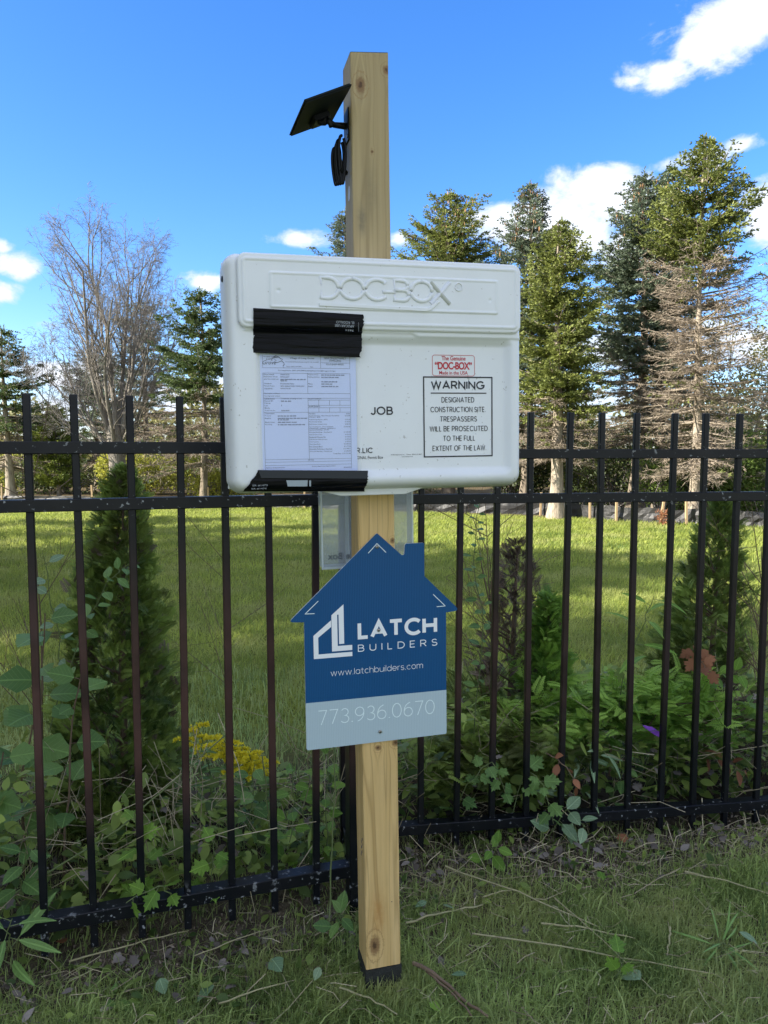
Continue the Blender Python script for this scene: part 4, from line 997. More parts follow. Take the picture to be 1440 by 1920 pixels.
for v, a, b_ in [(228, 'Date Issued:', '09/04/2025'), (255, 'Expiration Date:', '03/05/2027'), (282, 'Job Site Address:', None), (332, 'Category:', 'Residential New'), (360, 'Permit Type:', 'NEW SINGLE FAMILY DWELLING'), (388, 'Valuation:', '$300,000.00'),
                 (446, 'Description of Work:', None), (474, 'New single family residence', None), (505, 'Subdivision:', 'Creekside of Long Grove'), (530, 'Parcel ID:', None), (556, 'Filing:', None), (582, 'Lot:', '5'), (610, 'Block:', None), (640, 'Total Sq Ft:', '5000.0000'),
                 (672, 'Contractors', None), (700, 'Primary', None), (727, 'Realtor', None), (772, 'Electrician', None), (800, 'Plumbing', None)]:
    ink(a, L_+.002, rowz(v), hh, min(.034, len(a)*.0019), M['ink'] if v < 500 else M['greyink'])
    if b_: ink(b_, L_+.038, rowz(v), hh, len(b_)*.0020, M['greyink'])
for v, a in [(228, 'Property Owner:'), (255, 'Mailing Address:'), (332, 'Phone:'), (360, 'Email:'), (505, 'Required Setbacks:'), (590, 'Actual Setbacks:')]:
    ink(a, MID+.0015, rowz(v), hh, len(a)*.0016, M['ink'])
ROWS = [(676, 'Fee Items', 'Amount'), (702, 'Application Fee - New Principle Residential', '$ 750.00'), (717, 'Structure - $350', ''), (746, 'Engineering Eng fee - $375', '$ 375.00'), (772, 'Plan Review (City)', '$ 146.00'), (800, 'ENG Review (manual entry)', '$ 200.00'),
        (830, 'Security Deposit - New residential', '$ 5,000.00'), (848, 'construction, additions, incidental or', ''), (866, 'accessory buildings - $5,000', ''), (893, 'Principal Building - Residential', '$ 1,000.00'), (921, 'Plan Review (City)', '$ 450.00'), (949, 'Residential Minimum Fee', '$ 130.00'),
        (977, 'ENG Review (manual entry)', '$ 325.00'), (1004, 'Tree Security', '$ 300.00'), (1032, 'Open Space Bond', '$ 3,000.00'), (1060, 'Park District Bond', '$ 1,171.00'), (1088, 'Refundable Performance Guarantee', '$ 31,949.61'), (1116, 'Principal Building - Residential', '$ 7,386.00')]
for v, a, b_ in ROWS:
    ink(a, MID+.0015, rowz(v), hh, len(a)*.00158, M['ink'] if v < 690 else M['greyink'])
    if b_: ink(b_, 0, rowz(v), hh*.95, len(b_)*.0015, M['greyink'], right=R_-.0012)
ink('Total Fees:  $ 51,751.00', 0, rowz(1145), hh, .040, M['ink'], right=R_-.0012)
ink('NOTICE', -.175, rowz(1214), hh, .013, M['greyink'])
ink('Signature of Applicant/Date', L_+.001, rowz(1296), hh, .042, M['greyink']); ink('Building Department Signature/Date', -.166, rowz(1290), hh, .053, M['greyink']); ink('09/04/2025', -.094, rowz(1308), hh, .017, M['greyink'])
# entries too faint to read: short grey strokes
r = np.random.default_rng(4); Q = []
for x0, w, v in [(-.232, .056, 282), (-.232, .010, 298), (MID+.031, .046, 228), (MID+.031, .032, 255), (MID+.031, .034, 306), (MID+.031, .024, 332), (MID+.031, .034, 360), (-.232, .019, 530), (-.240, .040, 700), (-.240, .062, 727), (-.240, .024, 744), (-.240, .038, 772), (-.240, .056, 800)]:
    xx = x0
    while xx < x0+w:
        ww = r.uniform(.0035, .008); z = rowz(v)
        k = xx
        while k < xx+ww: Q.append(pmesh('q', [(k, YT, z), (k+.0007, YT, z), (k+.0009, YT, z+.0018+r.uniform(0, .0009)), (k+.0002, YT, z+.0022)], [(0, 1, 2, 3)])); k += .0012
        xx += ww+.0018
link('faint_entries', shift(join('faint_entries', Q), *PO), M['greyink'], perm)

# ---- black tape strips
def tape(name, label, outline, y, org, seed, m, wav=.0012, nx_=60, nz_=26, yfun=None):
    t = thing(name, label, 'tape', rig(*org)); r = np.random.default_rng(seed)
    (xl0, xr0, z0), (xl1, xr1, z1) = outline        # bottom and top rows
    jl = np.cumsum(r.normal(size=nz_)*.0006); jr = r.normal(size=nz_)*.0010+np.cumsum(r.normal(size=nz_)*.0006)
    V = np.empty((nz_, nx_, 3))
    for i_ in range(nz_):
        u = i_/(nz_-1); a = xl0+(xl1-xl0)*u+jl[i_]-jl.mean(); b_ = xr0+(xr1-xr0)*u+jr[i_]-jr.mean()
        V[i_, :, 0] = np.linspace(a, b_, nx_); V[i_, :, 2] = z0+(z1-z0)*u + (V[i_, :, 0]-a)*(-.030)
        V[i_, :, 1] = y + (yfun(V[i_, :, 0], V[i_, :, 2]) if yfun else 0)
    for q in range(9):
        z_ = z0+(z1-z0)*r.uniform(.05, .95); V[..., 1] -= wav*r.uniform(.4, 1.2)*np.exp(-((V[..., 2]-z_+.03*(V[..., 0]-xl0)-.003*np.sin(V[..., 0]*r.uniform(20, 60)+q))/r.uniform(.0012, .004))**2)*np.clip(.5+np.sin(V[..., 0]*r.uniform(10, 40)+q), 0, 1)
    i_ = (np.arange(nz_-1)[:, None]*nx_ + np.arange(nx_-1)[None]).ravel()
    T = np.concatenate([np.stack([i_, i_+1, i_+nx_+1], -1), np.stack([i_, i_+nx_+1, i_+nx_], -1)])
    o_ = link('strip', np_mesh('strip', V.reshape(-1, 3)-np.array(org), T, smooth=True), m, t)
    return t
TO = (-.17, -.1, 1.59)
def lidfall(x, z): return .0165*sstep(1.601, 1.587, z)
t1 = tape('tape_strip', 'wide black tape across the top of the permit sheet with faded white print', ((-.290, -.053, 1.5445), (-.289, -.047, 1.6365)), -.1085, TO, 2, M['tape'], .0012, yfun=lidfall)
for s, x0, x1, z0, z1 in [('EL RODILLO', -.110, -.070, 1.6080, 1.6135), ('APLICAR USE', -.113, -.070, 1.6005, 1.6060), ('PARA', -.090, -.071, 1.5930, 1.5985)]:
    text(s, x0, x1, z0, z1, -.1105+(.006 if z0 < 1.6 else 0), M['tapeprint'], t1, org=TO, flip=True, off=.01, name='print', slant=-.001)
link('print_rule', shift(pmesh('r', [(-.0605, -.1103, 1.592), (-.0600, -.1103, 1.592), (-.0600, -.1103, 1.612), (-.0605, -.1103, 1.612)], [(0, 1, 2, 3)]), *TO), M['tapeprint'], t1)
TO2 = (-.17, -.09, 1.266)
def fall2(x, z): return .022*sstep(1.262, 1.240, z)**2
t2 = tape('tape_strip', 'black tape across the bottom of the permit sheet with a silver patch', ((-.318, -.046, 1.2440), (-.288, -.040, 1.2905)), -.0895-.005, TO2, 6, M['tape'], .0008, yfun=fall2)
V = [(-.281, -.0968, 1.2735), (-.043, -.0968, 1.2665), (-.041, -.0972, 1.2845), (-.287, -.0972, 1.2912)]
link('smooth_band', shift(pmesh('smooth_band', V, [(0, 1, 2, 3)]), *TO2), M['tapesky'], t2)
link('silver_patch', shift(pmesh('silver_patch', [(-.2235, -.0966, 1.2535), (-.1800, -.0966, 1.2525), (-.1790, -.0970, 1.2660), (-.2265, -.0970, 1.2672)], [(0, 1, 2, 3)]), *TO2), M['silver'], t2)
link('silver_patch', shift(pmesh('silver_patch', [(-.1755, -.0966, 1.2525), (-.1720, -.0966, 1.2523), (-.1715, -.0970, 1.2655), (-.1755, -.0970, 1.2656)], [(0, 1, 2, 3)]), *TO2), M['silver'], t2)
text('ER #1473', -.300, -.268, 1.2550, 1.2595, -.0962, M['tapeprint'], t2, org=TO2, name='print'); text('ER #1474', -.302, -.270, 1.2480, 1.2520, -.0930, M['tapeprint'], t2, org=TO2, name='print')

# ---- blue house sign
SO = (0, -.003, .87)
sign = thing('house_sign', 'blue house-shaped builder sign with white lettering on the wooden post', 'sign', rig(*SO))
def rounded(pts, rad, n=5):
    out = []; m_ = len(pts)
    for k in range(m_):
        p0, p, p1 = Vector(pts[k-1]), Vector(pts[k]), Vector(pts[(k+1) % m_]); rr = rad[k] if isinstance(rad, list) else rad
        if rr <= 0: out.append(tuple(p)); continue
        a = (p0-p).normalized(); b = (p1-p).normalized(); cosv = max(-1, min(1, a.dot(b))); ang = math.acos(cosv); tt = rr/math.tan(ang/2)
        tt = min(tt, (p0-p).length*.45, (p1-p).length*.45); s, e = p+a*tt, p+b*tt
        for q in range(n):
            u = q/(n-1); out.append(tuple((1-u)**2*s+2*u*(1-u)*p+u*u*e))
    return out
hp = [(-.1835, .611), (.1715, .614), (.1725, .925), (.209, .9275), (.1175, 1.019), (.1175, 1.102), (.0685, 1.102), (.0665, 1.0745), (.060, 1.0745), (-.001, 1.131), (-.219, .9275), (-.1825, .925)]
rad = [.005, .004, .001, .007, .002, .004, .006, .006, .004, .004, .005, .001]
out = rounded(hp, rad)
link('board', shift(poly_prism('board', out, -.0055, -.0015), *SO), M['board'], sign)
def inset(pts, d):
    bm = bmesh.new(); vs = [bm.verts.new((p[0], 0, p[1])) for p in pts]; f = bm.faces.new(vs); bm.normal_update()
    res = bmesh.ops.inset_region(bm, faces=[f], thickness=d, use_even_offset=True); o_ = [(v.co.x, v.co.z) for v in f.verts]; bm.free(); return o_
ins = inset(out, .0011)
ZB = .7275
def clip(pts, keep_above):
    res = []; m_ = len(pts)
    for k in range(m_):
        p, q = pts[k], pts[(k+1) % m_]; ip = (p[1] > ZB) == keep_above; iq = (q[1] > ZB) == keep_above
        if ip: res.append(p)
        if ip != iq: u = (ZB-p[1])/(q[1]-p[1]); res.append((p[0]+(q[0]-p[0])*u, ZB))
    return res
link('blue_face', shift(poly_prism('blue_face', clip(ins, True), -.0059, -.0054), *SO), M['blue'], sign)
link('pale_band', shift(poly_prism('pale_band', clip(ins, False), -.0059, -.0054), *SO), M['pale'], sign)
YS = -.0063
logo = [[(-.161, .834), (-.067, .834), (-.067, .8445), (-.1495, .8445), (-.1495, .885), (-.1175, .9095), (-.1175, .9255), (-.161, .8905)],
        [(-.1165, .849), (-.067, .849), (-.067, .8615), (-.1025, .8615), (-.1025, .938), (-.099, .938), (-.099, .8660), (-.0865, .8660), (-.0865, .9625), (-.1165, .9375)]]
link('logo', shift(join('logo', [poly_prism('l', p, YS, YS) for p in logo]), *SO), M['white'], sign)
def stroke(p, q, w):
    d = (Vector(q)-Vector(p)).normalized(); n_ = Vector((-d.y, d.x))*w/2; p, q = Vector(p)-d*w/2, Vector(q)+d*w/2
    return poly_prism('s', [tuple(p-n_), tuple(q-n_), tuple(q+n_), tuple(p+n_)], YS-.0001, YS-.0001)
def chevron(a, b, c_):
    link('corner_mark', shift(join('m', [stroke(a, b, .0017), stroke(b, c_, .00172)]), *SO), M['paleprint'], sign)
chevron((-.023, 1.0835), (-.0015, 1.1055), (.020, 1.0835)); chevron((-.148, .9735), (-.1795, .9450), (-.158, .9445)); chevron((.140, .9720), (.1705, .9415), (.149, .9410))
letters('LATCH', -.053, .149, .8735, .9175, YS, M['white'], sign, w=.205, gap=.27, org=SO)
letters('BUILDERS', -.053, .149, .8430, .8605, YS, M['white'], sign, w=.115, gap=.72, org=SO)
letters('www.latchbuilders.com', -.121, .111, .7885, .8045, YS, M['white'], sign, w=.066, gap=.19, org=SO)
letters('773.936.0670', -.154, .1405, .6695, .7065, YS, M['paleprint'], sign, w=.058, gap=.21, org=SO)
for cx, cz in ((-.0015, 1.0975), (-.001, .893), (-.001, .6385)):
    V, T = tubes([(np.array([[cx, -.006, cz], [cx, -.0085, cz], [cx, -.0092, cz]]), np.array([.0042, .0042, .003]))], 14, True)
    s_ = link('screw', shift(np_mesh('screw', V, T), *SO), M['steel'], sign)
    link('screw_slot', shift(join('x', [box(cx-.002, cx+.002, -.0096, -.0091, cz-.0005, cz+.0005), box(cx-.0005, cx+.0005, -.0097, -.0092, cz-.002, cz+.002)]), *SO), M['ink'], s_)

# ---- clear literature holder on the back of the post
CO = (0, .15, 1.13)
ch = thing('literature_holder', 'clear plastic literature holder behind the post under the white box', 'holder', rig(*CO))
def pl(name, *b, m='clear', bev=.0008): return link(name, shift(box(*b, bev), *CO), M[m], ch)
pl('back_plate', -.1195, .1165, .0905, .0935, 1.035, 1.290)
pl('pocket_front', -.1165, .1135, .1340, .1365, 1.036, 1.250)
pl('pocket_side', -.1195, -.1168, .0937, .1365, 1.036, 1.250, m='clear_edge'); pl('pocket_side', .1138, .1165, .0937, .1365, 1.036, 1.250, m='clear_edge')
pl('pocket_floor', -.1165, .1135, .0937, .1338, 1.036, 1.0395, m='clear_edge')
pl('edge_rim', -.1215, -.1172, .0895, .0904, 1.033, 1.290, m='clear_edge', bev=.0003); pl('edge_rim', .1142, .1185, .0895, .0904, 1.033, 1.290, m='clear_edge', bev=.0003); pl('edge_rim', -.1170, .1140, .0895, .0904, 1.033, 1.0385, m='clear_edge', bev=.0003)
pl('divider', -.052, -.049, .0937, .1338, 1.04, 1.25, m='clear_edge')
text('e Box', -.106, -.050, 1.0575, 1.0745, .0892, M['printgrey'], ch, org=CO, mirror=True, off=.01)

# ---- solar panel on its arm
SPL = Matrix.Translation((-.171, 1.70, 2.079))
sol = thing('solar_panel', 'small black solar panel on a swivel arm at the top of the post', 'solar panel', SPL)
e1 = Vector((.102, .031, .050)); e2 = Vector((-.055, .180, 0)); nr = e1.cross(e2).normalized()
if nr.z < 0: nr = -nr
def slab(name, m, a0, a1, b0, b1, t0, t1, bev=.0012):
    P_ = [e1*a+e2*b+nr*t for a in (a0, a1) for b in (b0, b1) for t in (t0, t1)]
    me = pmesh(name, P_, [(0,1,3,2),(4,6,7,5),(0,4,5,1),(2,3,7,6),(0,2,6,4),(1,5,7,3)]); bm = bmesh.new(); bm.from_mesh(me); bmesh.ops.recalc_face_normals(bm, faces=bm.faces)
    if bev: bmesh.ops.bevel(bm, geom=list(bm.edges), offset=bev, segments=2, affect='EDGES')
    bm.to_mesh(me); bm.free(); return link(name, me, m, sol)
slab('casing', M['panelback'], 0, 1, 0, 1, 0, .008, .003)
slab('cells', M['cells'], .05, .95, .04, .96, .0081, .0090, 0)
slab('junction_box', M['black_plastic'], .36, .70, .52, .80, -.012, 0, .002)
def world_rig(x, y, z): return (RIG @ Vector((x, y, z)))-Vector((-.171, 1.70, 2.079))
wall = world_rig(-.0455, .048, 2.092)
hub = e1*.50+e2*.60+nr*-.016
mid = Vector((hub.x+.014, hub.y-.004, wall.z+.002))
def tub(name, pts, rad, m, sides=8): V, T = tubes([(np.array([tuple(p) for p in pts]), rad)], sides, True); return link(name, np_mesh(name, V, T, smooth=False), M[m], sol)
tub('arm', [wall+Vector((-.004, 0, 0)), wall+Vector((-.03, -.004, .001)), mid], np.array([.008, .0065, .007]), 'black_plastic', 12)
tub('ball_joint', [mid+Vector((0, 0, -.012)), mid+Vector((0, 0, -.005)), mid, mid+(hub-mid)*.5, hub, e1*.50+e2*.60], np.array([.004, .008, .010, .009, .008, .008]), 'black_plastic', 12)
tub('wing_knob', [mid+Vector((.006, -.012, -.008)), mid+Vector((.010, -.016, -.020))], np.array([.004, .005]), 'black_plastic', 8)
pm = box(-.0485, -.0446, .022, .072, 2.052, 2.125, .001); pm.transform(RIG); pm.transform(SPL.inverted()); link('wall_plate', pm, M['black_plastic'], sol)
ps = np_mesh('plate_screw', *tubes([(np.array([tuple(world_rig(-.0486, .03, 2.062)), tuple(world_rig(-.0505, .03, 2.062))]), .0042)], 10, True)); link('plate_screw', ps, M['steel'], sol)
cab = thing('cable_loop', 'coiled black cable hanging below the solar panel on the post side', 'cable', rig(-.06, .04, 2.02))
r = np.random.default_rng(8); Ls = []
for q in range(4):
    th_ = np.linspace(.4, 2*np.pi+.1*q, 40); w = .015+.003*math.sin(q*2.1); hgt = .054-.004*q
    x = -.062-.004*q+ w*np.sin(th_)*(.5+.3*np.cos(th_)) ; y = .040+.007*(q-1.5)+.004*np.sin(th_*2); z = 2.008-.003*q + hgt*np.cos(th_)
    x = np.minimum(x, -.0492)
    Ls.append((np.stack([x+.06, y-.04, z-2.02], -1), .0036))
Ls.append((np.array([[-.006, .0, .03], [-.010, -.01, .02], [-.004, -.012, -.02], [-.0005, -.005, -.06]]), .0026))
V, T = tubes(Ls, 7, True); link('cable', np_mesh('cable', V, T, smooth=True), M['black_plastic'], cab)
V, T = tubes([(np.array([[.002, -.006, -.035], [.0, -.006, -.041]]), .011)], 8, True); link('cable_tie', np_mesh('cable_tie', V, T), M['black_plastic'], cab)
tg = [(.0, 0), (.004, .004), (.005, .014), (.004, .030), (.0, .036), (-.004, .030), (-.005, .014), (-.004, .004)]
tg = thing_tag = pmesh('sticker', [(-.0451, .040+a*2.4, 1.918+b) for a, b in tg], [tuple(range(8))]); tg.transform(Matrix.Translation((0, 0, 0)))
link('sticker', tg, M['tagwhite'], post)

# ------------------------------------------------------------------ arborvitae
def frond():
    """one flat spray: axis, side shoots, tiny scale twigs; +Y is its tip"""
    P = []; D = []; L = []; W = []
    def add(p, d, l, w): P.append(p); D.append(d); L.append(l); W.append(w)
    add((0, 0, 0), (0, 1, 0), 1.0, .035)
    for k in range(7):
        y = .12+.12*k
        for s in (-1, 1):
            yy = y+(.05 if s > 0 else 0); d = unit([s*.75, .75, 0]); l = .46*(1-.62*yy); add((0, yy, 0), tuple(d), l, .045)
            for q in (.35, .62, .85):
                b = np.array([0, yy, 0])+d*l*q
                for s2 in (-1, 1):
                    d2 = unit(d*.8+np.array([-d[1], d[0], 0])*s2*.7); add(tuple(b), tuple(d2), l*.42*(1.1-q*.6), .042)
    P = np.array(P, float); D = np.array(D, float)
    z = -.22*P[:, 1]**2
    P[:, 2] = z
    V, T = rhombs(P, D, np.array(L), np.array(W), np.tile([0, 0, 1.], (len(P), 1)))
    V[:, 2] = -.25*V[:, 1]**2 - .25*V[:, 0]**2
    return V, T
FV, FT = frond()
def arbor(name, label, loc, hgt, rad, n, m, seed, size=(.07, .12), dead=0, tipw=.15, group=None, lo=.0, bulge=1.0, keep=None, cat='shrub'):
    r = np.random.default_rng(seed)
    def mk(n, sel):
        u = r.uniform(lo, 1, n)**1.0; zz = u*hgt
        prof = rad*((1-u)**.62*1.05)*(.75+.25*np.minimum(1, u*6)) + .012
        a = r.uniform(0, 2*np.pi, n); lump = 1+.20*np.sin(a*3+zz*7+seed)+.17*np.sin(a*5-zz*13)+.10*np.sin(a*2+zz*27)
        q = prof*lump*r.uniform(.55, 1.08, n)
        o = np.stack([np.cos(a), np.sin(a), 0*a], -1)
        p = o*q[:, None]; p[:, 2] = zz; p[:, 0] += .03*np.sin(zz*4+seed)
        d = unit(o*r.uniform(.25, .9, (n, 1)) + np.array([0, 0, 1.])*r.uniform(.35, 1.1, (n, 1)) + r.normal(size=(n, 3))*.25)
        s = r.uniform(*size, n)*(1-.4*u)
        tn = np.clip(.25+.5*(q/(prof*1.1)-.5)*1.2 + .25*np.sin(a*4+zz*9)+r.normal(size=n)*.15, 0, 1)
        ok = np.ones(n, bool) if sel is None else sel(p)
        return frames(p-d*s[:, None]*.5, d, r.uniform(-1.6, 1.6, n), s)[ok], tn[ok]
    t = thing(name, label, cat, Matrix.Translation(loc), group)
    L = [(np.array([[0, 0, -.02], [.01, 0, hgt*.5], [.03*math.sin(hgt*4+seed), 0, hgt*.96]]), np.array([.018, .012, .003]))]
    for q in range(40):
        z = r.uniform(.05, .92)*hgt; a = r.uniform(0, 6.28); l = rad*(1-z/hgt)**.6*.8; o = np.array([math.cos(a), math.sin(a), 0])
        L.append((np.array([[0, 0, z], *(o*l*.5+[0, 0, z+l*.3])[None], *(o*l*.85+[0, 0, z+l*.9])[None]]), np.array([.005, .003, .0015])))
    link('stems', np_mesh('stems', *tubes(L, 4)), M['stemb'], t)
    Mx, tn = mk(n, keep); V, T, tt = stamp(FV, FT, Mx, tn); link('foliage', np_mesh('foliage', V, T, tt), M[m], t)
    if dead:
        Mx, tn = mk(dead, (lambda p: ~keep(p)) if keep else None); V, T, tt = stamp(FV, FT, Mx, tn); link('dead_foliage', np_mesh('dead_foliage', V, T, tt), M['thuja_dead'], t)
    return t
GA = 'arborvitae behind the fence'
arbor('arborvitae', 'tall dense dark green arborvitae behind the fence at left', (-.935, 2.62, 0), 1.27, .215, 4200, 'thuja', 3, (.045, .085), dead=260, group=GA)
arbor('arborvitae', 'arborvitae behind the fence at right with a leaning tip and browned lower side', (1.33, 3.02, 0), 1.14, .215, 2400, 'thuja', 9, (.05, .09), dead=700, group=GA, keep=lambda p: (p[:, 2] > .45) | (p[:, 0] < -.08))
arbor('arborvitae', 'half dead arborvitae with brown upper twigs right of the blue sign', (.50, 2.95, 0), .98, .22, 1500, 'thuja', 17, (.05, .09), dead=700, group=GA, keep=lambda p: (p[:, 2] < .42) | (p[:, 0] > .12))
arbor('arborvitae', 'small bright green arborvitae shoot beside the half dead one', (.655, 2.86, .42), .36, .085, 480, 'thuja_b', 23, (.06, .10), group=GA)
def sprawl(label, pts, n, m, seed, w=.13, size=(.05, .09)):
    """arborvitae boughs lying low along a line of points"""
    r = np.random.default_rng(seed); pts = np.array(pts); k = r.uniform(0, len(pts)-1, n); i0 = np.minimum(k.astype(int), len(pts)-2); f_ = (k-i0)[:, None]
    c_ = pts[i0]*(1-f_)+pts[i0+1]*f_; p = c_+r.normal(size=(n, 3))*np.array([w, w*.7, w*.5]); p[:, 2] = np.maximum(p[:, 2], .03)
    d = unit(np.stack([r.normal(size=n)*.8, r.normal(size=n)*.4-.25, r.uniform(.05, .8, n)], -1)); s = r.uniform(*size, n)
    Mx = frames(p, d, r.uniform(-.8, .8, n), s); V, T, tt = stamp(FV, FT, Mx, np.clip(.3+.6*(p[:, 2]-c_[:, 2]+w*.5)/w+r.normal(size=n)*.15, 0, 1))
    o = Vector(pts[0]); t = thing('arborvitae', label, 'shrub', Matrix.Translation((o.x, o.y, 0)), GA)
    link('foliage', np_mesh('foliage', V-np.array([o.x, o.y, 0]), T, tt), M[m], t)
    L = [(pts-np.array([o.x, o.y, 0])+r.normal(size=pts.shape)*.01, .008)]
    for q in range(26):
        b = pts[r.integers(0, len(pts))]; L.append((np.stack([b*[1, 1, .3], b, b+r.normal(size=3)*[w, w*.6, w*.4]])-np.array([o.x, o.y, 0]), np.array([.006, .004, .002])))
    link('stems', np_mesh('stems', *tubes(L, 4)), M['stemb'], t)
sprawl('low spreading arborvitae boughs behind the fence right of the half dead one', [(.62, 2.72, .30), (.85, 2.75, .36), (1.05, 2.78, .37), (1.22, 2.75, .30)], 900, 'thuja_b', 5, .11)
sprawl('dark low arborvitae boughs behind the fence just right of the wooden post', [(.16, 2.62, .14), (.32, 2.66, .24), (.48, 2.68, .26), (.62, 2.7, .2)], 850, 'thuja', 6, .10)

# ------------------------------------------------------------------ leaves
def leaf_ovate(w=.62, fold=.12, curl=.18, serr=.0, point=.25):
    ys = np.array([0, .12, .3, .5, .7, .87, 1.0]); ws = np.array([.02, .55, .95, 1, .78, .4, .0])*w/2
    V = []; T = []
    for k, (y, q) in enumerate(zip(ys, ws)):
        z = -curl*y*y; qq = q*(1+(serr if k % 2 else -serr))
        V += [(-qq, y, z+fold*qq), (0, y, z), (qq, y, z+fold*qq)]
    for k in range(len(ys)-1):
        a = k*3
        T += [(a, a+1, a+4), (a, a+4, a+3), (a+1, a+2, a+5), (a+1, a+5, a+4)]
    return np.array(V, float), np.array(T)
def leaf_lobed(curl=.15):
    tips = [(0, 0), (-.24, .02), (-.36, .20), (-.27, .30), (-.50, .52), (-.33, .55), (-.36, .66), (-.17, .62), (-.20, .80), (-.09, .80), (0, 1.0), (.09, .80), (.20, .80), (.17, .62), (.36, .66), (.33, .55), (.50, .52), (.27, .30), (.36, .20), (.24, .02)]
    V = [(0, .38, .0)]+[(x, y, -.12*abs(x)-curl*y*y+.05*math.sin(x*14)) for x, y in tips]; n = len(tips)
    T = [(0, 1+k, 1+(k+1) % n) for k in range(n)]
    V[0] = (0, .38, -curl*.14); return np.array(V, float), np.array(T)
def leaf_lance(): return leaf_ovate(.2, .3, .35)
LT = dict(blade=leaf_ovate(.07, .3, .5), ovate=leaf_ovate(), broad=leaf_ovate(.85, .16, .18, .09), lobed=leaf_lobed(), lance=leaf_lance(), oval=leaf_ovate(.52, .15, .2))
LME = {}
def leaf_mesh(kind, m):
    if (kind, m) not in LME:
        V, T = LT[kind]; me = np_mesh('leaf', V, T, smooth=True); me.materials.append(M[m]); LME[(kind, m)] = me
    return LME[(kind, m)]
def plant(name, label, cat, path, kind, m, n, size, seed, stem='stemg', stem_r=.0025, u0=.15, droop=.2, group=None, spread=1.0, opposite=False):
    """stem along world points 'path'; each leaf an object"""
    r = np.random.default_rng(seed); path = np.array(path, float); o = path[0].copy()
    s = np.linspace(0, 1, len(path)); ss = np.linspace(0, 1, 10); P = np.stack([np.interp(ss, s, path[:, k]) for k in range(3)], -1)
    P[1:-1] += r.normal(size=(8, 3))*.004
    t = thing(name, label, cat, Matrix.Translation(o), group)
    Ls = [(P-o, np.linspace(stem_r, stem_r*.5, 10))]
    for k in range(n):
        u = u0+(1-u0)*(k+.5)/n if not opposite else u0+(1-u0)*(k//2+.5)/(n/2)
        b = np.array([np.interp(u, ss, P[:, q]) for q in range(3)]); tan = unit(np.array([np.interp(min(1, u+.05), ss, P[:, q])-np.interp(max(0, u-.05), ss, P[:, q]) for q in range(3)]))
        a = k*2.4+r.uniform(-.4, .4) if not opposite else (k % 2)*math.pi+(k//2)*1.57
        pr = unit(np.cross(tan, [0.3, 1, .2])); pq = np.cross(tan, pr)
        d = unit(tan*.45+(pr*math.cos(a)+pq*math.sin(a))*spread + np.array([0, -.25, -droop]))
        sz = r.uniform(*size)*(1-.35*u if n > 4 else 1); pet = sz*.25
        Ls.append((np.stack([b-o, b-o+d*pet]), .0010))
        # turn the blade so that its upper side faces up and a little to the open side
        upv = unit(np.array([r.normal()*.35, -.65+r.normal()*.25, .8]))
        x = unit(np.cross(d, upv)); z = np.cross(x, d)
        Mx = Matrix([[x[q]*sz, d[q]*sz, z[q]*sz, (b-o+d*pet)[q]] for q in range(3)]+[[0, 0, 0, 1]])
        link('leaf', leaf_mesh(kind, m), parent=t, mat=Mx)
    link('stem', np_mesh('stem', *tubes(Ls, 5)), M[stem], t)
    return t
GW = 'leafy weeds along the fence'
